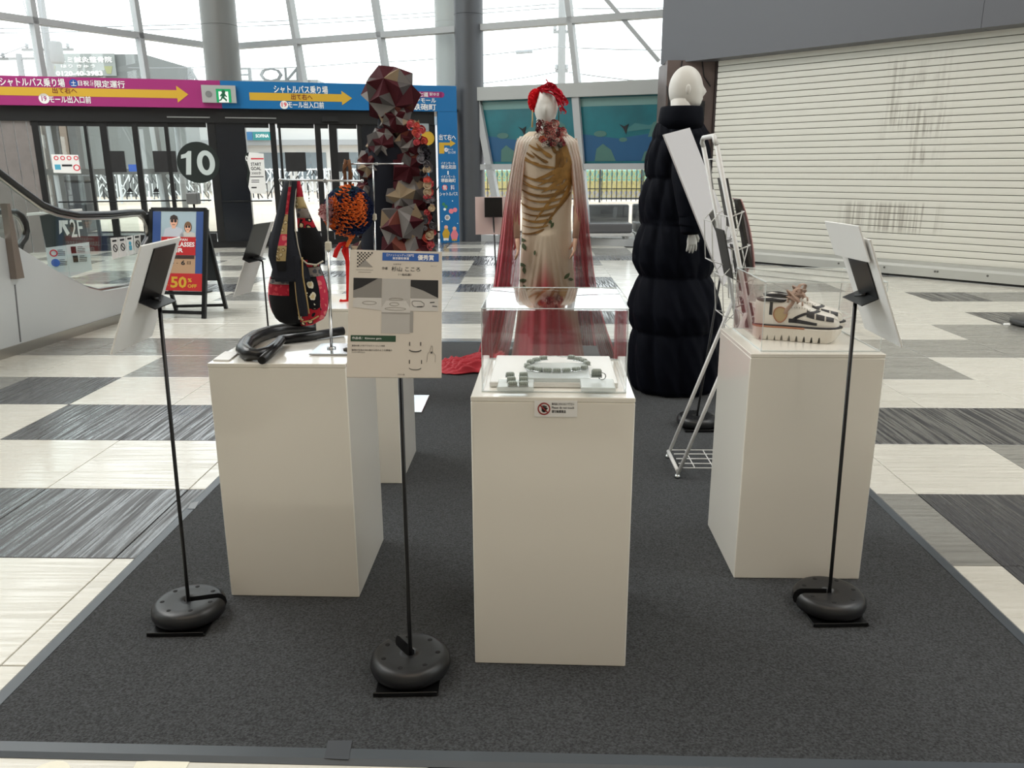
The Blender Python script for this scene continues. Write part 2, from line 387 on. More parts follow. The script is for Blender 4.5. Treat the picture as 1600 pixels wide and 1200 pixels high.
for (a, s), (b, r) in zip(lines, lines[1:]):
    q = lambda p, z, w_=0: (p[0] + p[1] * z, z)
    g = G(); g.prism([q((a, s), 1.36), q((b, r), 1.36), q((b, r), 2.43), q((a, s), 2.43)], FR_, .012, w0=.02); pane = g.build('film_pane', FILM, w3)
    g = G(); g.prism([q((a, s), .1), q((b, r), .1), q((b, r), 1.27), q((a, s), 1.27)], FR_, .012, w0=.02); g.build('pane', PANEG, w3)
    if b - a > .4:
        W = b - a; A = lambda u, z: (a + s * z + W * u, z)
        g = G()
        g.prism([A(.03, 2.28), A(.97, 2.28), A(.97, 2.41), A(.03, 2.41)], FR_, .003, 0, .033)
        g.prism([A(.03, 1.4), A(.97, 1.4), A(.97, 1.78), A(.72, 1.83), A(.4, 1.76), A(.03, 1.84)], FR_, .003, 1, .033)
        g.prism([A(.45, 1.86), A(.58, 2.0), A(.72, 1.96), A(.9, 2.08), A(.97, 2.0), A(.97, 1.94), A(.7, 1.9)], FR_, .003, 2, .034)
        g.prism([A(.7, 1.78), A(.76, 2.0), A(.86, 2.06), A(.97, 1.98), A(.97, 1.78)], FR_, .003, 3, .036)
        g.disc(FR_, *A(.22, 1.84), .11, .003, 3, .037, ry=.05); g.disc(FR_, *A(.45, 1.74), .07, .003, 3, .037, ry=.035)
        g.prism([A(.14, 1.4), A(.17, 1.6), A(.24, 1.68), A(.32, 1.58), A(.36, 1.4)], FR_, .003, 3, .038)
        g.prism([A(.62, 1.4), A(.66, 1.55), A(.97, 1.58), A(.97, 1.4)], FR_, .003, 3, .038)
        g.prism([A(.42, 1.99), A(.47, 1.95), A(.52, 1.99), A(.5, 1.92), A(.485, 1.82), A(.46, 1.92)], FR_, .003, 4, .04)
        g.build('seascape_print', [mat('film_light', (104, 140, 136), .4), mat('film_blue', (6, 76, 118), .4), mat('film_foam', (50, 108, 110), .4), mat('film_sand', (66, 108, 100), .4), INK], w3)
# ---- columns
def column(label, x, y, r, col, n=32):
    g = G(); P = [(r, 0), (r, 3.828), (r - .006, 3.832), (r - .006, 3.842), (r, 3.846), (r, 9)]
    for a, b in zip(P, P[1:]): g.grid(lambda u, v: V((x + lerp(a[0], b[0], v) * cos(2 * pi * u), y + lerp(a[0], b[0], v) * sin(2 * pi * u), lerp(a[1], b[1], v))), n, 1, cu=True)
    return tag(g.build('column', mat('column_' + str(col[0]), col, .45, .2, bump=.05, bscale=20)), label, 'column', kind='structure')
column('round grey column rising behind the exit sign', -5.78, 15.9, .32, (118, 119, 116))
column('round light grey column behind the blue sign panel', -1.47, 15.75, .3, (126, 126, 124))
column('round dark grey column right of the blue sign panel', -1.1, 15.0, .25, (78, 80, 84))
# ---- walls, ceiling
PLAST = mat('wall_plaster', (190, 187, 180), .8, bump=.1)
def slab(name, label, a, b, z0, z1, m, t=.1, cat='wall'):
    fr = run(a, b); g = G(); g.rect(fr, 0, z0, (V(b) - V(a)).length, z1, t, w0=-t); o = g.build(name, m); return tag(o, label, cat, kind='structure')
slab('wall_left', 'plain wall far to the left beyond the escalator', (-10.2, 1), (-10.2, 10.7), 0, 3, PLAST)
slab('wall_south', 'tall plain wall left of the viewpoint', (-10.2, -8), (-10.2, 1), 0, 9, PLAST)
slab('wall_back', 'plain wall behind the viewpoint', (9.4, -8), (-10.2, -8), 0, 9, PLAST)
slab('wall_east', 'plain wall beyond the end of the roller shutter', (9.4, 4.9), (9.4, -1), 0, 3, PLAST)
slab('wall_southeast', 'tall plain wall right of the viewpoint', (9.4, -1), (9.4, -8), 0, 9, PLAST)
g = G(); g.box((-.4, 4.5, 9.05), (22, 27, .1)); tag(g.build('ceiling', mat('ceiling_white', (225, 224, 220), .8)), 'high white ceiling over the hall', 'ceiling', kind='structure')
def added_clerestory(name, label, a, b):  # invented glazing out of view, put in to let side light into the hall
    fr = run(a, b); L_ = (V(b) - V(a)).length; t = thing(name, label, 'window', fr.o, kind='structure'); n = int(L_ / 2.4)
    for i in range(n + 1): g = G(); g.bar(fr(L_ * i / n, 3, -.05), fr(L_ * i / n, 9, -.05), .085, .14, up=fr.n); g.build('mullion', MULL, t)
    for i in range(n): g = G(); g.rect(fr, L_ * i / n, 3, L_ * (i + 1) / n, 9, .012, w0=-.05); g.build('pane', PANEG, t)
added_clerestory('added_window_4', 'unseen high glazing added for side light above the far left wall', (-10.2, 1), (-10.2, 10.7))
added_clerestory('added_window_5', 'unseen high glazing added for side light above the wall beyond the shutter', (9.4, 4.9), (9.4, -1))
# ---- roller shutter on the diagonal wall
SA, SB = V((2.55, 11.855)), V((9.4, 4.9))
SF = frame((SA.x, SA.y, 0), (SB.x - SA.x, SB.y - SA.y, 0), (0, 0, 1))     # u to the right, normal towards the hall
SL = (SB - SA).length
wr = thing('wall_right', 'ivory roller shutter closing the shop front on the right', 'shutter', SF.o, kind='structure')
def shutter_mat():
    m = mat('shutter_ivory', (220, 218, 208), .5, .1, bump=.03, bscale=6); L = m.node_tree.links; b = m.node_tree.nodes['Principled BSDF']
    g_ = N(m, 'ShaderNodeNewGeometry'); mp = N(m, 'ShaderNodeMapping'); mp.inputs['Rotation'].default_value = (0, 0, atan2(6.955, 6.85)); mp.inputs['Location'].default_value = (0, 0, 0)
    su = N(m, 'ShaderNodeVectorMath', operation='SUBTRACT'); su.inputs[1].default_value = tuple(SF.o); L.new(g_.outputs['Position'], su.inputs[0]); L.new(su.outputs[0], mp.inputs[0])
    sx = N(m, 'ShaderNodeSeparateXYZ'); L.new(mp.outputs[0], sx.inputs[0])
    def band(sock, a, b_, soft):
        x = N(m, 'ShaderNodeMapRange'); x.interpolation_type = 'SMOOTHSTEP'; x.inputs[1].default_value = a - soft; x.inputs[2].default_value = a + soft; L.new(sock, x.inputs[0])
        y = N(m, 'ShaderNodeMapRange'); y.interpolation_type = 'SMOOTHSTEP'; y.inputs[1].default_value = b_ - soft; y.inputs[2].default_value = b_ + soft; L.new(sock, y.inputs[0])
        z = N(m, 'ShaderNodeMath', operation='SUBTRACT'); L.new(x.outputs[0], z.inputs[0]); L.new(y.outputs[0], z.inputs[1]); return z.outputs[0]
    def mul(a, b_):
        x = N(m, 'ShaderNodeMath', operation='MULTIPLY'); L.new(a, x.inputs[0]); L.new(b_, x.inputs[1]); return x.outputs[0]
    def noise(sc, det=4):
        q = N(m, 'ShaderNodeMapping'); q.inputs['Scale'].default_value = sc; L.new(mp.outputs[0], q.inputs[0])
        n = N(m, 'ShaderNodeTexNoise'); n.inputs['Scale'].default_value = 1; n.inputs['Detail'].default_value = det; L.new(q.outputs[0], n.inputs[0])
        r = N(m, 'ShaderNodeMapRange'); r.inputs[1].default_value = .44; r.inputs[2].default_value = .6; L.new(n.outputs[0], r.inputs[0]); return r.outputs[0]
    uA = [SF.px(x, 200)[0] for x in (1375, 1475)]; zA = [SF.px(1430, y)[1] for y in (265, 95)]
    uB = [SF.px(x, 335)[0] for x in (1318, 1462)]; zB = [SF.px(1390, y)[1] for y in (362, 318)]
    A = mul(mul(band(sx.outputs['X'], uA[0], uA[1], .12), band(sx.outputs['Z'], zA[0], zA[1], .2)), mul(noise((26, 1, 1.1)), noise((3, 1, 3))))
    B = mul(mul(band(sx.outputs['X'], uB[0], uB[1], .15), band(sx.outputs['Z'], zB[0], zB[1], .05)), noise((30, 1, .7)))
    ad = N(m, 'ShaderNodeMath', operation='ADD'); L.new(A, ad.inputs[0]); L.new(B, ad.inputs[1]); ad.use_clamp = True
    sc = N(m, 'ShaderNodeMath', operation='MULTIPLY'); sc.inputs[1].default_value = .46; L.new(ad.outputs[0], sc.inputs[0])
    mx = N(m, 'ShaderNodeMix', data_type='RGBA'); mx.inputs[6].default_value = rgb(220, 218, 208); mx.inputs[7].default_value = rgb(112, 98, 82); L.new(sc.outputs[0], mx.inputs[0]); L.new(mx.outputs[2], b.inputs['Base Color'])
    return m
SHUT = shutter_mat()
zb, zt, ns = .2, 2.95, 35
hs = (zt - zb) / ns
prof = [(-.004, 0), (.005, .0015), (.0065, .008), (.0075, hs * .45), (.0065, hs - .012), (.005, hs - .0075), (-.004, hs - .006)]
for i in range(ns):
    z = zb + i * hs; g = G()
    g.add([SF(u, z + q, p - .01) for u in (0, SL) for p, q in prof], [(k, 7 + k, 8 + k, k + 1) for k in range(6)] + [(0, 6, 13, 7)], 0, False)
    g.build('slat', SHUT, wr)
g = G(); g.rect(SF, 0, .03, SL, 2.97, .02, w0=-.05); g.build('backing', mat('shutter_back', (120, 118, 112), .6), wr)
g = G(); g.add([SF(u, z, q) for u in (0, SL) for q, z in ((-.02, .03), (.035, .03), (.035, .13), (.02, .16), (.02, .2), (-.02, .2))], [(k, 6 + k, 6 + (k + 1) % 6, (k + 1) % 6) for k in range(6)]); br = g.build('bottom_bar', mat('bar_grey', (182, 182, 176), .45, .2), wr)
g = G(); g.rect(SF, 0, .002, SL, .03, .03, w0=-.02); g.build('rubber_seal', mat('rubber', (40, 40, 38), .8), wr)
for x, y in ((1462, 429), (1466, 429), (1544, 436), (1383, 422), (1312, 415)):
    g = G(); g.disc(SF, SF.px(x, y)[0], .1, .012, .006, w0=.034); g.build('screw', mat('screw_dark', (90, 88, 84), .5), br)
FAS = frame(SF(-.62, 0, .28), SF.ux, (0, 0, 1))
g = G(); g.rect(FAS, FAS.px(1034, 60)[0], 2.7, 4.0, 9, .3, w0=-.3); g.rect(FAS, 4.004, 2.7, 11, 9, .3, w0=-.3); tag(g.build('trim_2', mat('fascia_grey', (92, 93, 98), .42, .1)), 'deep charcoal bulkhead above the roller shutter', 'fascia', kind='structure')
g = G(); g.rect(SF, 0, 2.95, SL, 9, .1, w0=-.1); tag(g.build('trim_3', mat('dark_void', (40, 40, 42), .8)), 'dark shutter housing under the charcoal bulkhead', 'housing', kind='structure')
BROWN = mat('brown_panel', (96, 82, 78), .5, vary=.12, vscale=3); BROWND = mat('brown_dark', (52, 42, 42), .5)
pil = thing('pillar', 'brown panelled pillar between glass facade and roller shutter', 'pillar', (2.2, 12, 0), kind='structure')
g = G(); g.box((2.2, 12.3, 1.36), (.66, .8, 2.72)); g.build('panel', BROWN, pil)
g = G(); g.box((2.585, 12.0, 1.36), (.1, .3, 2.72)); g.build('guide_rail', BROWND, pil)
g = G()
for P in ([(1066, 95), (1063, 118), (1075, 125)], [(1097, 95), (1100, 120), (1110, 135)], [(1048, 170), (1043, 190)], [(1097, 175), (1098, 195), (1112, 213)], [(1042, 135), (1046, 165)]): g.tube([at(x, y, 11.88) for x, y in P], .008, 4)
g.build('seam', INK, pil)
for x0, y0, x1, y1 in ((1044, 160, 1051, 172), (1094, 158, 1100, 182)):
    a, b = at(x0, y0, 11.88), at(x1, y1, 11.88); g = G(); c = (a + b) / 2; g.box(c, (abs(b.x - a.x), .03, abs(b.z - a.z))); g.build('socket', INK, pil)
# ================================================================ entrance vestibule with the sign band
VA, VB = V((-8.5, 12.627)), V((-1.33, 14.76))
VF = frame((VA.x, VA.y, 0), (VB.x - VA.x, VB.y - VA.y, 0), (0, 0, 1)); VL = (VB - VA).length
vx = lambda x, y=267: VF.px(x, y)[0]
ent = thing('door_1', 'black framed glass entrance under the pink and blue sign band', 'entrance', VF.o, kind='structure')
g = G(); g.rect(VF, 0, 2.02, VL - .38, 2.24, .3, w0=-.32); g.build('header', DARK, ent)
g = G(); g.rect(VF, 0, 2.25, VL, 2.3, 1.4, w0=-1.5); g.build('roof', DARK, ent)
g = G(); g.rect(VF, vx(55), 0, VL - .38, .1, .1, w0=-.12); g.build('threshold', DARK, ent)
POST = [(56, 66), (136, 141), (161, 172), (211, 220), (261, 267), (328, 340), (425, 434), (438, 442), (495, 504), (517, 529), (561, 567), (672, 682)]
for a, b in POST:
    u0, u1 = vx(a, 250), vx(b, 250); g = G(); g.rect(VF, u0, 0, u1, 2.03, .09, w0=-.14); g.build('door_post', DARK, ent)
for a, b in ((340, 388), (567, 672)):
    g = G(); g.rect(VF, vx(a), .1, vx(b), 2.03, .06, w0=-.12); g.build('dark_panel', mat('smoked_panel', (24, 27, 33), .15), ent)
edges = [56, 136, 161, 211, 261, 328]
for a, b in list(zip(edges, edges[1:])) + [(388, 425), (438, 495), (504, 517), (529, 561)]:
    g = G(); g.rect(VF, vx(a), .1, vx(b), 2.03, .012, w0=-.1); g.build('pane', PANEG, ent)
    g = G(); g.rect(VF, vx(a), .1, vx(b), .24, .07, w0=-.13); g.build('bottom_rail', DARK, ent)
    g = G(); g.rect(VF, vx(a), 1.95, vx(b), 2.03, .07, w0=-.13); g.build('top_rail', DARK, ent)
for y, a, b in ((316, 90, 330), (315, 345, 425)):
    pa, pb = VF(*VF.px(a, y), -.05), VF(*VF.px(b, y), -.05); pb.z = pa.z; g = G(); g.tube([pa, pb], .012, 6); g.build('push_bar', BLKMET, ent)
for a, b, y in ((261, 328, 186), (352, 432, 189)):
    g = G(); g.rect(VF, vx(a, y), 2.09, vx(b, y), 2.11, .02, w0=-.02); g.build('rail_strip', ALU, ent)
g = G(); g.rect(VF, vx(508), 2.06, vx(533), 2.14, .06, w0=-.02); g.build('door_sensor', BLACK, ent)
# wall panel at the far left of the entrance
wp = thing('wall_west', 'grey boarded wall left of the entrance behind the escalator', 'wall', VF(-1, 0), kind='structure')
us = [-1.2] + [vx(x, 250) for x in (8, 28, 48, 56)]
for a, b in zip(us, us[1:]):
    g = G(); g.rect(VF, a + .006, 0, b - .006, 2.03, .04, w0=-.1); g.build('panel', mat('wall_panel_grey', (128, 122, 120), .35, vary=.08), wp)
# sign band, three boards
MAG, BLU = mat('sign_magenta', (158, 40, 112), .4), mat('sign_blue', (0, 104, 164), .4)
YEL, RED = mat('sign_yellow', (206, 164, 44), .5), mat('sign_red', (214, 40, 62), .5)
NAVY = mat('sign_navy', (30, 80, 160), .5); BRN = mat('sign_brown', (120, 40, 20), .6)
sb = thing('sign_band', 'pink sign band with a long yellow arrow over the entrance', 'sign', VF(0, 2.24))
u1 = vx(345, 140); g = G(); g.rect(VF, 0, 2.24, u1, 2.66, .1); g.build('board', MAG, sb)
F2 = frame(VF(0, 0, .1), VF.ux, (0, 0, 1))
B = lambda x0, y0, x1, y1: pbox(F2, x0, y0, x1, y1)
def arrow(par, x0, x1, ys, yh, ty, hl, m=YEL):
    a, b, c, d = B(x0, ys[0], x1, ys[1]); vm = (b + d) / 2; hh = abs(d - b) * yh
    g = G(); g.prism([(a, b), (c - hl, b), (c - hl, vm - hh), (c, vm), (c - hl, vm + hh), (c - hl, d), (a, d)], F2, .004); return g.build('arrow', m, par)
arrow(sb, -30, 294, (138, 151), 1.05, 0, .17)
text('シャトルバス乗り場', F2, B(0, 122, 101, 135), PRWHITE, sb, .005, .02)
g = G(); g.disc(F2, *F2.px(115, 130), .06, .004); g.build('day_badge', NAVY, sb)
text('土', F2, B(111, 126, 119, 134), PRWHITE, sb, .007, .01); text('日祝', F2, B(122, 126, 139, 134), PRWHITE, sb, .005, .02)
text('のみ', F2, B(141, 125, 146, 135), PRWHITE, sb, .005); text('限定運行', F2, B(148, 126, 195, 137), PRWHITE, sb, .005, .02)
text('出て右へ', F2, B(82, 137, 120, 146), BRN, sb, .008, .015)
g = G(); g.disc(F2, *F2.px(69, 154), .075, .004); g.build('number_badge', PRWHITE, sb); text('19', F2, B(65, 150, 73, 158), MAG, sb, .007, .02)
text('モール出入口前', F2, B(77, 150, 142, 161), PRWHITE, sb, .005, .02)
sb2 = thing('sign_band', 'blue sign band with a yellow arrow right of the exit sign', 'sign', VF(u1, 2.24))
g = G(); g.rect(VF, u1 + .003, 2.24, VL - .003, 2.66, .1); g.build('board', BLU, sb2)
arrow(sb2, 390, 550, (146, 158), .95, 0, .17)
text('シャトルバス乗り場', F2, B(428, 134, 512, 146), PRWHITE, sb2, .005, .02)
text('出て右へ', F2, B(455, 147, 488, 156), BRN, sb2, .008, .015)
g = G(); g.disc(F2, *F2.px(444, 164), .065, .004); g.build('number_badge', PRWHITE, sb2); text('19', F2, B(440, 160, 448, 167), RED, sb2, .007, .02)
text('モール出入口前', F2, B(450, 159, 506, 169), PRWHITE, sb2, .005, .02)
a, b, c, d = B(632, 143, 690, 152); g = G(); g.rect(F2, a, b, c, d, .004); g.disc(F2, a, (b + d) / 2, (d - b) / 2, .004); g.disc(F2, c, (b + d) / 2, (d - b) / 2, .004); g.build('pill_badge', MAG, sb2)
text('★七道', F2, B(646, 144, 669, 151), PRWHITE, sb2, .007, .02); text('駅ゆき', F2, B(671, 145, 686, 150), PRWHITE, sb2, .007)
text('イオンモール', F2, B(632, 153, 681, 160), PRWHITE, sb2, .005, .02); text('堺鉄砲町', F2, B(633, 162, 681, 172), PRWHITE, sb2, .005, .02)
sp = thing('upright_sign', 'tall blue upright sign panel beside the dark column', 'sign', VF(VL - .3, 0))
g = G(); g.rect(VF, VL - .34, 0, VL, 2.237, .1); g.build('board', BLU, sp)
text('出て右へ', F2, B(686, 210, 712, 219), PRWHITE, sp, .005, .02)
a, b, c, d = B(686, 220, 712, 240); h = d - b
g = G(); g.prism([(a, b), (a + .09, b), (a + .09, d - .26 * h - .02), (c - .1, d - .26 * h - .02), (c - .1, d - .48 * h), (c, d - .2 * h), (c - .1, d + .06 * h), (c - .1, d - .03), (a, d - .03)], F2, .004); g.build('arrow', YEL, sp)
g = G(); g.disc(F2, *F2.px(697, 234), .035, .004); g.build('number_badge', PRWHITE, sp); text('19', F2, B(695, 232, 699, 236), NAVY, sp, .007)
text('モール', F2, B(700, 232, 708, 235), PRWHITE, sp, .005); text('出入口前', F2, B(700, 236, 712, 240), PRWHITE, sp, .005)
text('イオンモール', F2, B(689, 253, 711, 257), PRWHITE, sp, .005, .01); text('堺北花田', F2, B(689, 258, 712, 264), PRWHITE, sp, .005, .02)
g = G(); g.rect(F2, *B(699, 267, 701, 273), .004); g.build('link_bar', PRWHITE, sp)
text('イオンモール', F2, B(689, 274, 711, 278), PRWHITE, sp, .005, .01); text('堺鉄砲町', F2, B(689, 279, 712, 285), PRWHITE, sp, .005, .02)
g = G(); g.disc(F2, *F2.px(695, 293), .05, .004, n=8); g.build('free_badge', RED, sp); g = G(); g.disc(F2, *F2.px(707, 293), .05, .004, n=8); g.build('free_badge', NAVY, sp)
text('無', F2, B(692, 289, 698, 297), PRWHITE, sp, .007, .01); text('料', F2, B(704, 289, 710, 297), PRWHITE, sp, .007, .01)
text('シャトルバス', F2, B(687, 300, 715, 306), PRWHITE, sp, .005, .02)
GRN, SKIN, PINK = mat('print_green', (60, 130, 90), .6), mat('print_skin', (236, 178, 150), .6), mat('print_pink', (232, 128, 140), .6)
def dots(par, nm, L):
    g = G(); ms = [PRWHITE, YEL, GRN, SKIN, PINK, INK, BRN]
    for x, y, r, m in L: g.disc(F2, *F2.px(x, y), r, .003 + .001 * (m % 3), m, 0, 10)
    return g.build(nm, ms, par)
dots(sp, 'leaf_print', [(693, 319, .03, 2), (697, 323, .03, 2), (695, 327, .025, 0), (707, 314, .01, 0), (705, 330, .045, 4), (711, 328, .04, 4), (699, 340, .05, 0), (699, 340, .035, 6), (699, 337, .012, 0), (701, 342, .012, 0), (697, 342, .012, 0), (691, 346, .008, 0), (715, 349, .008, 0)])
def figure(par, x, top, bot, coat, legs, ln):
    g = G(); h = bot - top; ms = [coat, legs, SKIN, PRWHITE]
    g.disc(F2, *F2.px(x, top + 3), .035, .004, 2); P = lambda a, b: F2.px(x + a, top + b)
    g.prism([P(-2, 5), P(2, 5), P(6, 12), P(4, 20), P(-4, 20), P(-6, 13)], F2, .004, 0); g.prism([P(-4, 20), P(4, 20), P(4, h), P(1, h), P(0, 23), P(-1, h), P(-4, h)], F2, .003, 1)
    g.build('print_figure', ms, par)
figure(sp, 697, 352, 376, YEL, PRWHITE, 0); figure(sp, 710, 354, 376, PINK, YEL, 0)
# poster behind the patchwork mannequin
g = G(); g.rect(VF, vx(640), .35, vx(671), 1.95, .02, w0=-.03); po = g.build('poster', mat('poster_teal', (30, 120, 160), .4, vary=.3, vscale=4)); tag(po, 'teal poster on the dark panel beside the tall blue sign', 'poster')
F3 = frame(VF(0, 0, -.01), VF.ux, (0, 0, 1)); g = G(); g.disc(F3, *F3.px(668, 216), .12, .004); g.build('badge', YEL, po); g = G(); g.rect(F3, *pbox(F3, 648, 193, 670, 206), .004); g.build('photo_print', mat('print_grey', (150, 158, 160), .6), po)
# exit sign
ex = thing('exit_sign', 'grey box with a green running man on the sign band', 'sign', VF(vx(343), 2.32))
g = G(); g.rect(F2, *B(316, 134, 369, 161), .088, w0=.001); g.build('housing', mat('exit_grey', (168, 170, 168), .4), ex)
F4 = frame(VF(0, 0, .19), VF.ux, (0, 0, 1)); Q = lambda x0, y0, x1, y1: pbox(F4, x0, y0, x1, y1); q = lambda x, y: F4.px(x, y)
g = G(); g.disc(F4, *q(326, 147), .05, .006); g.build('speaker_grille', mat('grille_grey', (120, 122, 122), .6), ex)
g = G(); g.rect(F4, *Q(338, 139, 361, 160), .004); lit = g.build('lit_panel', mat('exit_green', (10, 150, 90), .4, emit=.25), ex)
g = G(); g.rect(F4, *Q(342, 143, 357, 160), .006); g.build('doorway', mat('exit_white', (235, 240, 236), .4, emit=.25), ex)
g = G(); g.disc(F4, *q(349, 143.5), .028, .009); g.prism([q(346, 146), q(351, 145.5), q(353, 149), q(355, 151), q(354, 152), q(351, 150), q(350.5, 152), q(355, 156), q(353.5, 159), q(352, 156.5), q(348, 153.5), q(346, 157), q(342, 158), q(342.5, 156), q(345, 155), q(346.5, 150), q(344, 151), q(343.5, 150)], F4, .009); g.build('running_man', mat('exit_dark', (8, 92, 60), .5), ex)
# round 10, course sign, stickers on the doors
F5 = frame(VF(0, 0, -.06), VF.ux, (0, 0, 1)); Q5 = lambda *a: pbox(F5, *a)
DG = mat('badge_green_black', (26, 36, 34), .4)
P_ = lambda x, y: F5.px(x, y)
t = thing('number_sign', 'big round black disc numbered 10 on the entrance glass', 'sign', F5(*F5.px(310, 254)))
g = G(); u, v = F5.px(310, 254); g.disc(F5, u, v, abs(F5.px(343, 254)[0] - u), .012, n=40); g.build('disc', DG, t); NUM = mat('numeral_grey', (196, 206, 204), .5); g = G(); g.prism([P_(291, 273), P_(299, 273), P_(299, 236), P_(294, 236), P_(290, 240), P_(283, 242), P_(283, 248), P_(291, 246.5)], F5, .003, w0=.013); g.build('numeral_one', NUM, t)
g = G(); cu, cv = P_(322, 254.5); ax, ay = abs(P_(336, 254)[0] - cu), abs(P_(322, 235)[1] - cv)
for k in range(32):
    a0, a1 = 2 * pi * k / 32, 2 * pi * (k + 1) / 32; g.prism([(cu + ax * q * cos(a), cv + ay * r_ * sin(a)) for a, q, r_ in ((a0, 1, 1), (a1, 1, 1), (a1, .42, .6), (a0, .42, .6))], F5, .003, w0=.013)
g.build('numeral_nought', NUM, t)
t = thing('course_sign', 'white START GOAL sign hung on the dark entrance panel', 'sign', F5(*F5.px(400, 270)))
g = G(); P = lambda x, y: F5.px(x, y)
g.prism([P(389, 238), P(412, 240), P(416, 303), P(392, 302), P(388, 292), P(391, 270), P(386, 252)], F5, .012); g.build('board', PRWHITE, t)
g = G(); g.prism([P(383, 240), P(389, 238), P(386, 252), P(391, 270), P(388, 292), P(385, 280), P(387, 266), P(383, 252)], F5, .014); g.build('dark_edge', DG, t); text('0', F5, Q5(383.5, 243, 388, 252), PRWHITE, t, .018, .03)
text('START', F5, Q5(392, 254, 408, 259), INK, t, .014, .02); text('GOAL', F5, Q5(392, 260.5, 408, 266), INK, t, .014, .02); text('3000歩', F5, Q5(393, 268, 408, 273), INK, t, .014)
g = G(); g.rect(F5, *Q5(391, 275.5, 412, 276.8), .014); g.rect(F5, *Q5(393, 281, 405, 282), .014); g.rect(F5, *Q5(393, 284, 405, 285), .014); g.rect(F5, *Q5(393, 292, 401, 294), .014); g.build('rule_line', INK, t)
g = G(); g.rect(F5, *Q5(392, 247, 412, 249), .014); g.build('red_line', RED, t)
for i, (x0, y0, x1, y1) in enumerate(((173, 236, 196, 269), (240, 236, 276, 269), (446, 238, 478, 268), (517, 238, 546, 268))):
    g = G(); g.rect(F5, *Q5(x0, y0, x1, y1), .008)
    o = g.build('door_sticker', mat('sticker_black', (30, 30, 32), .6, vary=.2, vscale=9), None, base=F5(*F5.px(x0, y1)))
    tag(o, ['square black notice backing on the leftmost entrance leaf', 'square black notice backing beside the big round number', 'square black notice backing just above the fabric bag', 'square black notice backing left of the patchwork mannequin'][i], 'notice')
t = thing('notice', 'white safety notice with four red symbols on the entrance glass', 'notice', F5(*F5.px(104, 255)))
g = G(); g.prism([P(80, 241), P(122, 242), P(127, 271), P(84, 270)], F5, .008); g.build('board', PRWHITE, t)
for x in (88, 98, 108, 119): g = G(); g.ring(F5, *P(x, 247), .022, .034, .011, n=12); g.build('symbol', RED, t)
g = G(); g.rect(F5, *Q5(86, 257, 95, 265), .011); g.build('symbol', mat('print_cyan', (80, 170, 200), .6), t); g = G(); g.rect(F5, *Q5(97, 257, 113, 260), .011); g.build('strip', INK, t); g = G(); g.ring(F5, *P(120, 262), .035, .05, .011, n=14); g.build('symbol', RED, t)
t = thing('notice', 'blue and white notice stuck on the glass beside the second door post', 'notice', F5(*F5.px(208, 263))); g = G(); g.rect(F5, *Q5(201, 257, 215, 268), .008); g.build('board', mat('print_blue', (70, 110, 200), .6), t)
for i, (x, y) in enumerate(((203, 300), (244, 300), (464, 290))):
    t = thing('floor_sensor_decal', ['black triangle sticker on the leftmost sliding leaf', 'black triangle sticker left of the big round number', 'black triangle sticker low behind the fabric bag'][i], 'sticker', F5(*P(x, y)))
    g = G(); g.prism([P(x - 5, y), P(x + 5, y), P(x, y - 8)], F5, .006); g.build('triangle', INK, t); g = G(); g.rect(F5, *Q5(x - 5, y + 2, x + 5, y + 3.5), .006); g.build('line', INK, t)
# ================================================================ outside
g = G(); g.box((-10, 65, -.06), (160, 96, .1)); tag(g.build('ground', mat('pale_paving', (206, 191, 175), .9, vary=.06, vscale=.6)), 'pale sunlit paving outside the entrance', 'ground', kind='structure')
FWH = mat('fence_white', (215, 219, 223), .6); FBK = mat('fence_black', (32, 36, 42), .6); FYL = mat('fence_yellow', (196, 182, 110), .6); FTE = mat('fence_teal', (139, 199, 191), .6)
def outfence(label, x0, x1, y, kind):
    t = thing('fence', label, 'fence', (x0, y, 0)); n = int(round((x1 - x0) / 1.6)); w_ = (x1 - x0) / n
    for i in range(n):
        a = x0 + i * w_; fr = frame((a, y, 0), (1, 0, 0), (0, 0, 1))
        g = G(); g.rect(fr, 0, 0, .06, 1.3, .06); g.build('fence_post', FBK if kind else FWH, t)
        g = G(); rr = random.Random(i)
        if kind:
            for k in range(8): g.rect(fr, .1 + k * .19, .04, .125 + k * .19, 1.2 + .1 * (k % 2), .03, 0)
            g.rect(fr, 0, .12, w_, .16, .03, 0); g.rect(fr, 0, .5, w_, .53, .03, 0)
            for k in range(8):
                for z in (.2, .55, .9):
                    c = .1 + k * .19
                    for e in ((.19, .33), (-.19, .33), (.19, 0)): g.bar(fr(c, z, .02), fr(c + e[0], z + e[1], .02), .022, .012, up=(0, 1, 0), m=2)
            g.rect(fr, 0, .1, w_, .42, .01, 4, w0=-.03); g.rect(fr, 0, .42, w_, .8, .01, 5, w0=-.03); g.rect(fr, 0, .8, w_, 1.22, .01, 1, w0=-.03)
        else:
            for k in range(9):
                for z in range(4):
                    c = k * .18; e = rr.choice([(.18, .28), (-.18, .28), (0, .28)])
                    g.bar(fr(c + .05, .2 + z * .28, .02), fr(c + .05 + e[0], .2 + (z + 1) * .28, .02), .04, .02, up=(0, 1, 0), m=0 if rr.random() < .62 else 3)
            for k in range(9): g.rect(fr, .05 + k * .18, .06, .085 + k * .18, 1.25, .02, 3 if k % 2 else 0)
            for z in (.1, 1.25): g.rect(fr, 0, z, w_, z + .05, .04, 0)
        g.build('fence_panel', [FWH, FTE if i % 3 else FYL, FYL, FBK] if not kind else [FBK, FTE, FYL, FBK, mat('fence_lilac', (191, 191, 204), .6), mat('fence_cream', (210, 204, 157), .6)], t, kind='stuff')
outfence('white and black lattice fence outside the entrance doors', -21, -3.2, 32, 0)
outfence('black picket fence with gold star lattice outside the low window', -2.2, 9, 32, 1)
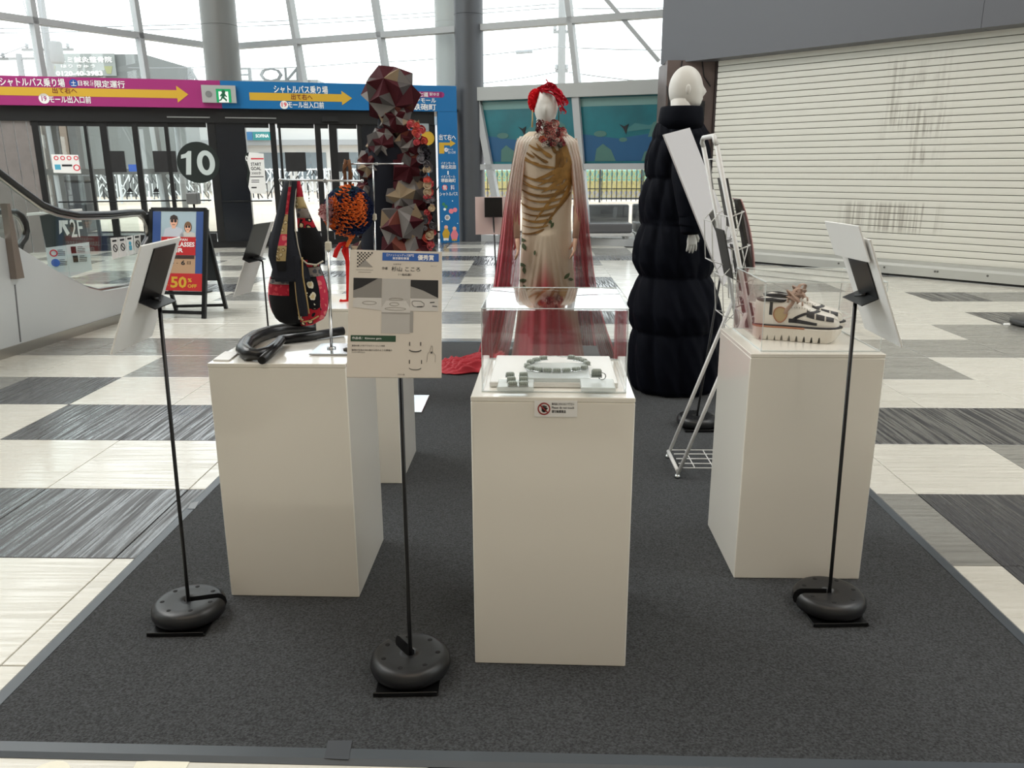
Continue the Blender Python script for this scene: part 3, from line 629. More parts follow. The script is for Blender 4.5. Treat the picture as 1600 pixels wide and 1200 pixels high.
def lbox(g, x0, x1, y0, y1, z0, z1, m=0): g.box(((x0 + x1) / 2, (y0 + y1) / 2, (z0 + z1) / 2), (x1 - x0, y1 - y0, z1 - z0), m=m)
SW, SG = mat('store_white', (211, 210, 207), .7), mat('store_grey', (157, 160, 163), .7)
st = thing('store_building', 'white shop with a teal sign across the road', 'building', (-10, 50, 0))
g = G(); lbox(g, -20.5, -7, 48, 52, 0, 4.4); g.build('wall', SW, st)
g = G(); lbox(g, -20.5, -7, 47.4, 48, 2.6, 2.9); g.build('awning', SG, st)
for i in range(6):
    x = -20.2 + i * 2.2; g = G(); lbox(g, x, x + 1.7, 47.9, 48.05, .6, 2.2); g.build('window', mat('store_glass', (110, 122, 129), .3), st)
FS = frame((-18, 47.3, 0), (1, 0, 0), (0, 0, 1)); a, b, c, d = pbox(FS, 396, 206, 424, 219)
g = G(); g.rect(FS, a, b, c, d, .1); sg = g.build('shop_sign', mat('sign_teal', (14, 130, 133), .5), st); text('SOFINA', FS, (a + (c - a) * .16, b + (d - b) * .3, c - (c - a) * .1, d - (d - b) * .28), PRWHITE, sg, .12, .03)
a, b, c, d = pbox(FS, 386, 206, 395, 219); g = G(); g.rect(FS, a, b, c, d, .1); g.build('shop_sign', mat('sign_sky', (44, 111, 162), .5), st)
a, b, c, d = pbox(FS, 562, 207, 577, 214); g = G(); m_ = (a + c) / 2; g.prism([(a, b), (m_, b + (d - b) * .6), (c, b), (c, b + (d - b) * .5), (m_ + .2, d), (m_ - .2, d), (a, b + (d - b) * .5)], FS, .1); g.build('red_emblem', RED, st)
st2 = thing('shop_building', 'low pale shop with orange panels seen through the left doors', 'building', (-22, 46, 0))
g = G(); lbox(g, -34, -23, 44, 50, 0, 4.2); g.build('wall', mat('store_cream', (210, 200, 191), .7), st2)
for x, cz in ((-29.6, (177, 111, 44)), (-26.2, (174, 145, 66)), (-24, (167, 111, 88))):
    g = G(); lbox(g, x, x + 1, 43.8, 44, .3, 3.6); g.build('panel', mat('panel_%d' % cz[1], cz, .6), st2)
for x in (-32, -28, -25):
    g = G(); lbox(g, x, x + .9, 43.85, 44, .8, 2.6); g.build('poster_panel', mat('panel_blue', (103, 125, 162), .6), st2)
cl = thing('clinic_building', 'grey building with a phone number sign beyond the facade', 'building', (-21, 41, 0))
GB = mat('clinic_grey', (111, 115, 115), .8); g = G(); lbox(g, -22.8, -18.35, 40.2, 46, 0, 6.55); g.build('wall', GB, cl)
FC = frame((-22.8, 40.1, 0), (1, 0, 0), (0, 0, 1)); a, b, c, d = pbox(FC, 74, 84, 181, 119)
g = G(); g.rect(FC, a, b, c, d, .06); sg = g.build('sign_board', mat('clinic_sign', (140, 146, 144), .7), cl)
text('ュミ鍼灸整骨院', FC, pbox(FC, 95, 89, 176, 98), PRWHITE, sg, .08, .03); text('はり きゅう', FC, pbox(FC, 97, 101, 150, 106), PRWHITE, sg, .08, .02); text('0120-40-3983', FC, pbox(FC, 89, 111, 162, 119), PRWHITE, sg, .08, .04)
for x in (82, 171): g = G(); u, v = FC.px(x, 110); g.prism([(u - .2, v + .18), (u + .2, v + .18), (u + .1, v - .16), (u - .1, v - .16)], FC, .08); g.build('emblem', mat('emblem_lime', (148, 152, 111), .6), sg)
for (x0, x1, Y, h) in ((-13.5, -9.5, 54, 4.9), (-9, -6.2, 62, 5.5)):
    t = thing('house', 'distant pale low building beyond the fence' if Y == 54 else 'distant pale low block beside the far column', 'building', (x0, Y, 0)); g = G(); lbox(g, x0, x1, Y, Y + 6, 0, h); g.build('wall', mat('house_pale', (191, 195, 199), .8), t)
    for k in range(3): g = G(); lbox(g, x0 + .4 + k * 1.1, x0 + 1 + k * 1.1, Y - .05, Y, h - 1.1, h - .4); g.build('window', mat('store_glass', (110, 122, 129), .3), t)
POLE = mat('pole_concrete', (130, 131, 131), .8)
def upole(label, x, Y, r, h, arms):
    t = thing('utility_pole', label, 'utility pole', (x, Y, 0)); g = G(); g.tube([(x, Y, 0), (x, Y, h)], [r, r * .8], 12); g.build('mast', POLE, t)
    for z, w_ in arms:
        g = G(); g.bar((x - w_, Y, z), (x + w_, Y, z), .1, .1); g.build('crossarm', POLE, t)
        for k in (-.8, .8): g = G(); g.lathe([(.05, 0), (.09, .05), (.05, .1), (.08, .15), (.03, .2)], 8, (x + k * w_, Y, z + .06)); g.build('insulator', SG, t)
    return t
p1 = at(878, 60, 34); upole('pale concrete utility pole behind the red-haired mannequin', p1.x, 34, .17, 11, [(6.45, .35), (5.0, .25), (9.6, .9)])
p2 = at(30, 90, 38); upole('thin utility pole at the left edge of the facade', p2.x, 38, .16, 6.3, [(6.1, .9)])
p3 = at(72, 60, 36); upole('utility pole hung with cables behind the left mullion', p3.x, 36, .17, 10.5, [(6.2, 1.1), (8.3, 1.2)])
g = G(); c = at(88, 82, 35.2); g.lathe([(.22, -.42), (.26, -.36), (.26, .36), (.22, .42)], 12, c); o = g.build('transformer', POLE, None); tag(o, 'grey drum transformer hung beside the cable pole', 'transformer')
def wire(label, P, Y, r=.02):
    g = G(); Q = []
    for (a, b), (c, d) in zip(P, P[1:]):
        A, Bq = at(a, b, Y), at(c, d, Y)
        for k in range(8): t = k / 8; q = A.lerp(Bq, t); q.z -= .25 * 4 * t * (1 - t) * ((A - Bq).length / 30); Q.append(q)
    Q.append(at(*P[-1], Y)); g.tube(Q, r, 5)
    return tag(g.build('power_line', mat('wire_grey', (140, 144, 148), .8), None), label, 'cable')
WL = [([(-60, 45), (870, 6)], 'topmost power line over the facade'), ([(-60, 52), (868, 12), (1060, 12)], 'second power line high across the facade'), ([(380, 108), (560, 98), (690, 91), (870, 73)], 'thick cable running into the middle of the concrete pole'), ([(870, 73), (1060, 78)], 'cable leaving the concrete pole towards the brown pillar'),
      ([(730, 133), (868, 113)], 'low guy wire left of the concrete pole'), ([(888, 113), (1060, 132)], 'low guy wire right of the concrete pole'), ([(200, 106), (330, 104)], 'cable passing behind the far column'), ([(-40, 100), (45, 70)], 'cable dropping to the left pole'), ([(30, -20), (70, 120)], 'slanting cable at the top left corner'), ([(62, -10), (75, 110)], 'slanting cable beside the left mullion')]
WIRES = []
for P, l in WL: WIRES.append(wire(l, P, 33.5 if 'guy' in l or 'concrete' in l else 35))
g = G(); a, b = at(806, 82, 33.5), at(832, 80, 33.5); g.tube([a, b], .07, 8); g.build('splice', MATS['wire_grey'], WIRES[2])
# large letters standing on the canopy edge outside, seen from behind
LT = mat('letter_grey', (150, 152, 154), .6)
for i, (x, ch, wd) in enumerate(((300, 'A', 22), (385, 'E', 18), (425, 'O', 34), (457, 'N', 20))):
    c = at(x, 128, 19.5); fr = frame(c, (-1, 0, 0), (0, 0, 1)); o = text(ch, fr, (-wd / 128, 0, wd / 128, .3), LT, None, 0, 0, 'rooftop_letter')
    s = o.modifiers.new('thick', 'SOLIDIFY'); s.thickness = .06; tag(o, ['rooftop letter seen from behind, left of the far column', 'first rooftop letter right of the far column', 'round rooftop letter seen from behind over the blue band', 'rooftop letter just right of the round one'][i], 'letter')
g = G(); a, b = at(285, 130, 19.4), at(480, 130, 19.4); lbox(g, a.x - .6, b.x + .3, 19.2, 19.8, a.z - .5, at(300, 128, 19.5).z); tag(g.build('canopy', SG, None), 'pale canopy edge outside carrying the rooftop letters', 'canopy')
for x in (-8.3, -4.6):
    g = G(); g.tube([(x, 19.5, 0), (x, 19.5, a.z - .5)], .07, 10); tag(g.build('canopy_post', SG, None), 'round canopy post outside the left doors' if x < -6 else 'round canopy post outside the middle doors', 'post')
# posts of the outer porch seen through the left doors
pr = thing('porch_pillar', 'pale square porch pillar outside the left door', 'pillar', (-8.4, 16.6, 0)); 
for x0, x1, cz in ((64, 72, (158, 148, 140)), (78, 98, (81, 79, 79)), (99, 110, (145, 125, 111)), (112, 124, (94, 93, 93))):
    a, b = at(x0, 250, 17.6), at(x1, 250, 17.6); g = G(); lbox(g, a.x, b.x, 17.6, 17.8, 0, 2.24); g.build('facing', mat('porch_%d' % cz[0], cz, .6), pr)
bn = thing('bin', 'dark bin standing outside behind the left door', 'bin', at(120, 330, 16.5)); a, b = at(102, 290, 16.6), at(138, 335, 16.6)
g = G(); g.bbox(((a.x + b.x) / 2, 16.8, .55), (b.x - a.x, .5, 1.0), .03); g.build('body', mat('bin_blue', (25, 29, 38), .5), bn); g = G(); g.bbox(((a.x + b.x) / 2, 16.8, 1.12), (b.x - a.x + .05, .54, .14), .03); g.build('lid', BLACK, bn)
for x in (4.2, 5.4): pass
# ================================================================ benches by the low window
LEA = mat('bench_grey', (92, 92, 94), .5, bump=.1); LEG = mat('bench_leg', (206, 206, 204), .35, .1)
def bench(label, x, y, rot, w_=.78):
    t = thing('bench', label, 'bench', (x, y, 0)); R = rz(rot); P = lambda a, b, c: V((x, y, 0)) + R @ V((a, b, c))
    g = G(); g.bbox(P(0, 0, .3), (w_, .7, .16), .03, R, seg=2); g.build('seat', LEA, t)
    g = G(); g.bbox(P(0, .3, .5), (w_, .16, .34), .03, R, seg=2); g.build('backrest', LEA, t)
    g = G(); g.bbox(P(0, 0, .19), (w_ + .04, .72, .05), .006, R); g.build('frame', LEG, t)
    for a in (-1, 1):
        for b in (-1, 1): g = G(); g.box(P(a * (w_ / 2 - .08), b * .28, .085), (.05, .05, .17), R); g.build('leg', LEG, t)
    return t
bench('grey upholstered bench between the two central mannequins', 1.22, 14.2, .0, .98)
bench('grey bench turned aside behind the navy coat', 2.1, 14.4, .0, .6)
# ================================================================ escalator on the left
EP = V((-3.729, 5.398, 0)); ED = V((.135, 1.405, 0)).normalized(); EN = V((ED.y, -ED.x, 0))
EF = frame(EP, ED, (0, 0, 1))
es = thing('escalator', 'escalator with glass balustrade and pale grey cladding', 'escalator', EP)
e = lambda x, y: EF.px(x, y)
CLAD = mat('cladding_grey', (208, 212, 214), .45, .2, vary=.03, vscale=2); RUB = mat('handrail_rubber', (26, 26, 28), .35); RAIL = mat('rail_steel', (176, 172, 166), .28, 1); EG = glass('balustrade_glass', (.93, .97, .96), .05)
low = [e(x, y) for x, y in ((0, 370), (19, 380), (75, 415), (107, 434), (140, 450), (162, 455), (192, 450))]
low = [(low[0][0] - 3.2, low[0][1] + 1.9)] + low + [(2.1, .27)]
hand = [e(x, y) for x, y in ((0, 262), (40, 293), (75, 319), (100, 329), (130, 335), (180, 334), (212, 331))]
s0 = hand[0]; hand = [(s0[0] - 3.2, s0[1] + 1.92)] + hand
ue = 2.0; zh = hand[-1][1]
curl = [(ue + .16 * sin(t), zh - .16 + .16 * cos(t)) for t in (.3, .8, 1.3, 1.8, 2.3, 2.8)] + [(ue + .02, zh - .36)]
def side(off, nm):
    F = lambda u, v, w_=0: EF(u, v, w_ + off)
    g = G(); base = [(low[0][0], 0)] + low + [(2.15, 0)]; g.prism(base, F, .12, w0=-.12); g.build('cladding_' + nm if False else 'cladding', CLAD, es)
    g = G(); g.tube([F(u, v + .008, -.06) for u, v in low], .02, 6); g.build('skirt_trim', RAIL, es)
    top = [(u, v - .03) for u, v in hand] + [(u - .05 if u > ue + .1 else u, v - .02) for u, v in curl]
    lo2 = [p for p in low if p[0] < 1.8] + [(1.85, .28)]
    cuts = [-4, .45, .95, 1.55, 4]
    for a, b in zip(cuts, cuts[1:]):
        tt = sorted([(p[1], p[0]) for p in []]); 
        us_ = sorted({max(a, low[0][0]) + .006, min(b, ue) - .006} | {p[0] for p in hand + low if a < p[0] < min(b, ue)})
        T2 = [(u, tab(hand, u) - .03) for u in us_]; L2 = [(u, tab(low, u)) for u in us_]
        if len(us_) > 1:
            g = G(); g.prism(L2 + T2[::-1], F, .012, w0=-.066); g.build('glass_panel', EG, es)
    g = G(); P = [F(u, v, -.06) for u, v in hand + curl]; g.tube(P, .04, 10, flat=.6); g.build('handrail', RUB, es)
    g = G(); g.tube([F(u, v - .035, -.06) for u, v in hand] + [F(u - .04 * (1 if u > ue else 0), v - .03, -.06) for u, v in curl[:4]], .014, 6); g.build('rail_track', RAIL, es)
side(0, 'near'); side(-1.25, 'far')
for k in range(5):
    u = .6 - k * .4; z = .12 + k * .2; g = G(); g.prism([(u, z - .2), (u + .4, z - .2), (u + .4, z), (u, z)], lambda a, b, c=0: EF(a, b, -1.25 + c), 1.12); g.build('step', mat('step_grey', (80, 82, 84), .5, .5), es)
g = G(); g.prism([(1.0, 0), (2.6, 0), (2.6, .012), (1.0, .012)], lambda a, b, c=0: EF(a, b, -1.25 + c), 1.12); g.build('landing_plate', RAIL, es)
g = G(); g.rect(EF, -4, 0, 2.15, .07, .015); g.build('kick_strip', RAIL, es)
g = G(); a, b = e(0, 300), e(27, 434); g.prism([e(0, 318), e(5, 318), e(28, 434), e(16, 436)], EF, .05, w0=.002); g.build('steel_bracket', mat('bracket_bronze', (140, 128, 120), .35, .8), es)
for x, y0, y1 in ((22, 445, 552),): 
    pa, pb = e(x, y0), e(x + 12, y1); g = G(); g.prism([pa, (pa[0] + .012, pa[1]), (pb[0] + .012, 0.08), (pb[0], .08)], EF, .003); g.build('panel_seam', mat('seam_grey', (110, 112, 114), .6), es)
stk = [((181, 372), (192, 371), (194, 402), (184, 406)), ((193, 371), (204, 370), (206, 400), (195, 403)), ((205, 370), (215, 368), (217, 397), (207, 400)), ((217, 368), (227, 366), (228, 394), (218, 397))]
for i, q4 in enumerate(stk):
    q4 = [e(*p) for p in q4]; t = thing('safety_sticker', ['first safety sticker on the escalator glass, furthest from the A-board', 'second safety sticker on the escalator glass', 'safety sticker with a blue figure on the escalator glass', 'last safety sticker on the escalator glass beside the A-board'][i], 'sticker', EF(*q4[3]), 'safety stickers on the escalator glass')
    g = G(); g.prism(q4, EF, .003, w0=-.05); g.build('sheet', PRWHITE, t)
    cu = sum(p[0] for p in q4) / 4; cv = sum(p[1] for p in q4) / 4
    g = G()
    if i == 2: g.disc(EF, cu, cv + .02, .018, .002, w0=-.046); g.rect(EF, cu - .02, cv - .04, cu + .02, cv, .002, w0=-.046); g.build('symbol', mat('print_cyan', (80, 170, 200), .6), t)
    else: g.ring(EF, cu, cv, .026, .034, .002, w0=-.046, n=14); g.bar(EF(cu - .02, cv + .02, -.045), EF(cu + .02, cv - .02, -.045), .008, .003, up=EN); g.build('symbol', INK, t)
    g = G(); g.rect(EF, cu - .03, cv + .055, cu + .03, cv + .07, .002, w0=-.046); g.build('caption_line', INK, t)
# 2F guide board standing at the foot of the escalator
bA, bB = gz(76, 441), gz(143, 424); BA = at(76, 385, 7.15); 
GF = frame((BA.x, 7.15, 0), (1, .55, 0), (0, 0, 1)); gp = GF.px
t = thing('guide_board', 'dark and white 2F guide board seen through the escalator glass', 'sign', GF(*gp(110, 435)))
g = G(); g.prism([gp(62, 337), gp(130, 329), gp(139, 377), gp(72, 386)], GF, .03); g.build('upper_panel', mat('guide_slate', (52, 62, 64), .4), t)
g = G(); g.prism([gp(72, 387), gp(139, 378), gp(144, 421), gp(78, 442)], GF, .03); g.build('lower_panel', mat('guide_white', (222, 232, 236), .4), t)
g = G(); g.prism([gp(42, 333), gp(128, 326), gp(129, 329), gp(42, 337)], GF, .05); g.build('top_rail', PRWHITE, t)
a, b, c, d = pbox(GF, 110, 342, 129, 370); text('2F', GF, (a, b, c, d), PRWHITE, t, .036, .01)
g = G(); P = gp; g.prism([P(92, 344), P(106, 344), P(106, 350), P(101, 350), P(109, 364), P(105, 368), P(97, 353), P(97, 362), P(93, 366)], GF, .036); g.build('arrow', PRWHITE, t)
for i, (x, y, k) in enumerate(((84, 395, 0), (87, 410, 1), (115, 390, 2), (118, 404, 3))):
    g = G(); u, v = gp(x, y)
    if k == 0: g.ring(GF, u, v, .022, .032, .034, n=14); g.build('symbol', RED, t)
    elif k == 1: g.disc(GF, u, v, .035, .034, n=14); g.build('symbol', mat('print_blue', (70, 110, 200), .6), t)
    else: g.rect(GF, u - .02, v - .03, u + .02, v + .03, .034); g.build('symbol', INK, t)
    g = G()
    for j in range(4): a, b, c, d = pbox(GF, x + 6, y - 5 + j * 2.6, x + (18 if j else 14), y - 4.2 + j * 2.6); g.rect(GF, a, b, c, d, .033)
    g.build('caption_line', INK, t)
# ================================================================ A-frame poster stand
AT = [V((-3.455, 7.30, .94)), V((-2.93, 7.24, .94)), V((-2.92, 7.0, 0)), V((-3.445, 7.075, 0))]
af = thing('poster_stand', 'black A-frame stand with a red sunglasses sale poster', 'poster stand', (-3.2, 7.25, 0))
def quadf(a, b, u, v): return (a[0].lerp(a[1], u)).lerp(a[3].lerp(a[2], u), 1 - v)
AF = frame(AT[3], AT[2] - AT[3], AT[0] - AT[3]); AW = (AT[2] - AT[3]).length; AH = (AT[0] - AT[3]).length
rb = lambda *a: a
for u in (0, AW): g = G(); g.bar(AF(u, 0, 0), AF(u, AH, 0), .035, .03, up=AF.n); g.build('leg', BLKMET, af)
for v in (.05, .25 * AH - .02, AH): g = G(); g.bar(AF(0, v, 0), AF(AW, v, 0), .03, .03, up=AF.n); g.build('rail', BLKMET, af)
bk = [V((-2.915, 7.525, 0)), V((-3.36, 7.44, 0))]
g = G(); g.bar(bk[0], AT[1] - V((0, 0, .04)), .03, .03, up=(0, 1, 0)); g.build('rear_leg', BLKMET, af); g = G(); g.bar(bk[1], AT[0] - V((0, 0, .04)), .03, .03, up=(0, 1, 0)); g.build('rear_leg', BLKMET, af)
g = G(); g.bar(bk[0].lerp(AT[1], .04), bk[1].lerp(AT[0], .04), .025, .025); g.build('rear_rail', BLKMET, af)
q0, q1, q2, q3 = bk[1].lerp(AT[0], .3), bk[0].lerp(AT[1], .3), bk[0].lerp(AT[1], .98), bk[1].lerp(AT[0], .98)
g = G(); nn = V((.02, .03, 0)).cross(V((1, 0, 0))); g.add([p - V((0, .012, 0)) for p in (q0, q1, q2, q3)] + [p for p in (q0, q1, q2, q3)], [(0, 1, 2, 3), (7, 6, 5, 4), (0, 4, 5, 1), (1, 5, 6, 2), (2, 6, 7, 3), (3, 7, 4, 0)]); g.build('rear_panel', mat('panel_slate', (34, 40, 46), .4), af)
g = G(); g.rect(AF, .02, .25 * AH, AW - .02, AH - .02, .01); po = g.build('poster', mat('poster_sky', (170, 190, 200), .35), af)
U = lambda u: .02 + u * (AW - .04); Vv = lambda v: .25 * AH + v * (.75 * AH - .02)
def pr_(u0, v0, u1, v1, m, nm, w0=.0115): g = G(); g.rect(AF, U(u0), Vv(v0), U(u1), Vv(v1), .001, w0=w0); return g.build(nm, m, po)
PRED = mat('poster_red', (190, 36, 40), .4)
pr_(0, .0, .16, 1, mat('poster_seablue', (50, 80, 140), .4), 'sea_strip'); pr_(.86, .22, 1, 1, mat('poster_seablue', (50, 80, 140), .4), 'sea_strip'); pr_(.16, .22, .86, .44, mat('poster_sand', (186, 150, 118), .4), 'sand_band'); pr_(.0, 0, 1, .22, PRED, 'red_band'); pr_(.18, .45, .86, .68, PRED, 'red_band', .013)
text('2025 JAPAN', AF, (U(.3), Vv(.62), U(.7), Vv(.66)), PRWHITE, po, .0145, .02); text('SUNGLASSES', AF, (U(.2), Vv(.555), U(.84), Vv(.615)), PRWHITE, po, .0145, .03); text('FAIR', AF, (U(.3), Vv(.485), U(.62), Vv(.54)), PRWHITE, po, .0145, .03)
pr_(.2, .405, .84, .445, mat('poster_brown', (60, 40, 34), .4), 'dark_band', .013); text('6', AF, (U(.58), Vv(.325), U(.66), Vv(.385)), INK, po, .0135, .03); text('5.3 -', AF, (U(.3), Vv(.335), U(.52), Vv(.375)), INK, po, .0135, .01); text('日', AF, (U(.7), Vv(.335), U(.77), Vv(.375)), INK, po, .0135)
text('50', AF, (U(.38), Vv(.035), U(.7), Vv(.18)), YEL, po, .0135, .03); text('%', AF, (U(.72), Vv(.11), U(.8), Vv(.16)), YEL, po, .0135, .03); text('OFF', AF, (U(.72), Vv(.04), U(.9), Vv(.085)), YEL, po, .0135, .03); text('最大', AF, (U(.2), Vv(.06), U(.34), Vv(.13)), YEL, po, .0135)
def pface(u, v, s, hair, shirt, long_):
    u, v = U(u), Vv(v); g = G(); ms = [SKIN, mat('print_hair' + str(hair[0]), hair, .6), mat('print_shirt' + str(shirt[0]), shirt, .6), INK]
    g.prism([(u - 2.3 * s, v - 3.2 * s), (u + 2.3 * s, v - 3.2 * s), (u + 1.9 * s, v - 1.4 * s), (u + .6 * s, v - 1.0 * s), (u - .6 * s, v - 1.0 * s), (u - 1.9 * s, v - 1.4 * s)], AF, .001, 2, .0118)
    g.rect(AF, u - .4 * s, v - 1.3 * s, u + .4 * s, v - .6 * s, .001, 0, .0124)
    if long_: g.disc(AF, u, v + .1 * s, 1.0 * s, .001, 1, .0122, ry=1.35 * s)
    g.disc(AF, u, v, .78 * s, .001, 0, .0128, ry=1.05 * s); g.prism([(u - .85 * s, v + .4 * s), (u + .85 * s, v + .4 * s), (u + .7 * s, v + 1.1 * s), (u, v + 1.4 * s), (u - .7 * s, v + 1.1 * s)], AF, .001, 1, .0132)
    for k in (-1, 1): g.disc(AF, u + k * .36 * s, v + .15 * s, .3 * s, .001, 3, .0136, 10)
    g.rect(AF, u - .3 * s, v - .62 * s, u + .3 * s, v - .52 * s, .001, 3, .0136)
    return g.build('print_person', ms, po)
pface(.42, .87, .045, (50, 34, 26), (196, 200, 210), False); pface(.7, .8, .036, (120, 84, 54), (200, 196, 190), True)
t = thing('small_stand', 'small grey box on a thin post behind the A-frame', 'stand', (-3.6, 8.6, 0)); g = G(); c = at(302, 310, 8.6); g.bbox(c, (.12, .1, .12), .01); g.build('box', mat('box_grey', (110, 112, 112), .5), t); g = G(); g.tube([(c.x, 8.6, .012), c], .012, 6); g.lathe([(.1, 0), (.1, .012)], 16, (c.x, 8.6, 0)); g.build('post', BLKMET, t)
# disc at the right edge of the frame
t = thing('floor_robot', 'dark round cleaning robot low on the floor at the right edge', 'cleaning robot', (4.25, 6.75, 0)); g = G(); g.lathe([(.2, .006), (.24, .015), (.24, .05), (.22, .06), (.0, .062)], 40, (4.28, 6.72, 0)); g.build('body', mat('robot_grey', (70, 70, 70), .4), t); g = G(); c = gz(1573, 507, .03); g.bbox(c, (.05, .03, .02), .006); g.build('sensor', PRWHITE, t)
# ================================================================ carpet
CARP = mat('carpet_charcoal', (62, 64, 66), .95, spec=.1, bump=1, bscale=300, vary=.6, vscale=170, sheen=.1)
cp = thing('carpet', 'charcoal felt carpet under the whole display, edged in vinyl', 'carpet', (.03, 3.77, 0))
cx0, cx1, cy0, cy1 = -1.33, 1.385, 1.545, 6.0
g = G(); g.prism([(cx0 + .01, cy0 - .005), (cx1 - .01, cy0 - .033), (cx1 - .01, cy1 - .01), (cx0 + .01, cy1 - .01)], frame((0, 0, 0), (1, 0, 0), (0, 1, 0)), .008); g.build('felt', CARP, cp)
EDGE = mat('edge_vinyl', (74, 80, 86), .3)
for a, b in (((cx0, cy0 - .012), (cx1, cy0 - .042)), ((cx1, cy0 - .02), (cx1 + .0, cy1)), ((cx1, cy1), (cx0, cy1)), ((cx0, cy1), (cx0, cy0 - .02))):
    a, b = V((*a, 0)), V((*b, 0)); d = (b - a).normalized(); n = V((d.y, -d.x, 0)); g = G()
    P = [(-.02, .0095), (.012, .0095), (.024, .002), (.024, .0005), (-.02, .0005)]
    g.add([q + n * p + V((0, 0, z)) for q in (a, b) for p, z in P], [(k, (k + 1) % 5, 5 + (k + 1) % 5, 5 + k) for k in range(5)] + [(4, 3, 2, 1, 0), (5, 6, 7, 8, 9)]); g.build('edging', EDGE, cp)
g = G(); P = [gz(513, 1163), gz(551, 1163), gz(545, 1193), gz(507, 1191)]; g.add([p + V((0, 0, .0108)) for p in P] + [p + V((0, 0, .0098)) for p in P], [(3, 2, 1, 0), (4, 5, 6, 7), (0, 1, 5, 4), (1, 2, 6, 5), (2, 3, 7, 6), (3, 0, 4, 7)]); g.build('tape', mat('tape_grey', (66, 70, 76), .4), cp)
g = G(); P = [gz(298, 790), gz(312, 787), gz(305, 799), gz(294, 799)]; g.add([p + V((0, 0, .0112)) for p in P] + [p + V((0, 0, .0100)) for p in P], [(3, 2, 1, 0), (4, 5, 6, 7), (0, 1, 5, 4), (1, 2, 6, 5), (2, 3, 7, 6), (3, 0, 4, 7)]); g.build('tape', mat('tape_pale', (130, 134, 138), .4), cp)
for i, (x, y, r, l) in enumerate(((-.83, 1.47, .05, 'pale paper card on the floor before the carpet'), (-1.06, 1.455, .035, 'round pale floor sticker before the carpet corner'))):
    g = G(); fr = frame((x, y, .0005), (1, .1, 0), (0, 1, 0))
    if i == 0: g.prism([(-.05, -.06), (.06, -.06), (.07, .036), (-.05, .036)], fr, .0012)
    else: g.disc(fr, 0, 0, .045, .0012)
    o = g.build('floor_card', mat('paper_ivory', (236, 232, 214), .6), None, base=(x, y, 0)); tag(o, l, 'card')
# ================================================================ plinths
PLG = mat('plinth_white', (240, 236, 226), .2, spec=.5, coat=.7)
CB = .008
def plinth(label, x, y, rot=0, w_=.4, h=.75):
    t = thing('plinth', label, 'plinth', (x, y, CB)); g = G(); g.bbox((x, y, CB + (h - .0204) / 2), (w_, w_, h - .0204), .0025, rz(rot)); o = g.build('body', PLG, t)
    g = G(); g.bbox((x, y, CB + h - .008 - .006), (w_, w_, .012), .0015, rz(rot)); g.build('top_panel', PLG, t); return t
TOP = .75
CPL = (.057, 2.073); LPL = (-.726, 2.412); RPL = (.856, 2.553); BPL = (-.739, 3.339)
plinth('glossy white plinth under the jewellery case, nearest to the viewpoint', *CPL, -.022); plinth('glossy white plinth under the black straps and fabric bag', *LPL, -.01); plinth('glossy white plinth under the shoe case', *RPL, -.002); plinth('white plinth half hidden behind the bag plinth', *BPL, -.01)
# ================================================================ acrylic covers
def acase(label, x, y, rot, s=.355, h=.205):
    t = thing('display_case', label, 'case', (x, y, TOP)); R = rz(rot); P = lambda a, b, c: V((x, y, TOP + .0005)) + R @ V((a, b, c)); k = .004
    for a, b, d in ((0, -1, 'x'), (0, 1, 'x'), (-1, 0, 'y'), (1, 0, 'y')):
        g = G(); g.box(P(a * (s / 2 - k / 2), b * (s / 2 - k / 2), h / 2), ((s, k, h) if d == 'x' else (k, s - 2 * k - .001, h)), R); g.build('side_panel', CLEAR, t)
    g = G(); g.box(P(0, 0, h + k / 2 + .0003), (s, s, k), R); g.build('top_panel', CLEAR, t)
    ed = mat('acrylic_edge', (236, 244, 244), .25, alpha=.75)
    for (a, b), (c, d) in (((-1, -1), (1, -1)), ((1, -1), (1, 1)), ((1, 1), (-1, 1)), ((-1, 1), (-1, -1))):
        g = G(); q = s / 2; g.bar(P(a * q, b * q, h + k + .0006), P(c * q, d * q, h + k + .0006), .002, .002); g.bar(P(a * q, b * q, .0015), P(c * q, d * q, .0015), .003, .003); g.bar(P(a * q, b * q, .001), P(a * q, b * q, h), .0016, .0016, up=(1, 0, 0)); g.build('polished_edge', ed, t)
    return t
acase('clear acrylic cover over the necklace set', CPL[0] + .003, CPL[1] + .02, -.022); acase('clear acrylic cover over the platform shoes', RPL[0] + .016, RPL[1] + .008, -.002)
# tray and jewellery
IV = mat('insert_white', (240, 240, 236), .35)
g = G(); R0 = rz(-.022); g.bbox((CPL[0] + .003, CPL[1] + .035, TOP + .008), (.325, .30, .014), .002, R0); o = g.build('display_board', IV, None, base=(CPL[0] + .003, CPL[1] + .035, TOP)); tag(o, 'white board inside the jewellery case', 'board')
JZ = TOP + .0155
blocks = []
for nm, x0, y0, x1, y1, l in (('display_block', 822, 566, 921, 590, 'clear block under the stone necklace'), ('display_block', 778, 592, 834, 604, 'clear block under the paired earrings'), ('display_block', 907, 591, 960, 605, 'clear block under the stone ring')):
    a, b = gz(x0, y1, JZ + .012), gz(x1, y0, JZ + .012); g = G(); fx, bx = gz((x0 + x1) / 2, y1, JZ + .012), gz((x0 + x1) / 2, y0, JZ + .012)
    wd = (gz(x1, y1, JZ) - gz(x0, y1, JZ)).x; c = ((fx.x + bx.x) / 2, (fx.y + bx.y) / 2, JZ + .0055); g.bbox(c, (wd, max(.05, bx.y - fx.y), .011), .0015, R0); o = g.build(nm, mat('frost_acrylic', (228, 236, 234), .2, alpha=.55), None, base=c); tag(o, l, 'block')
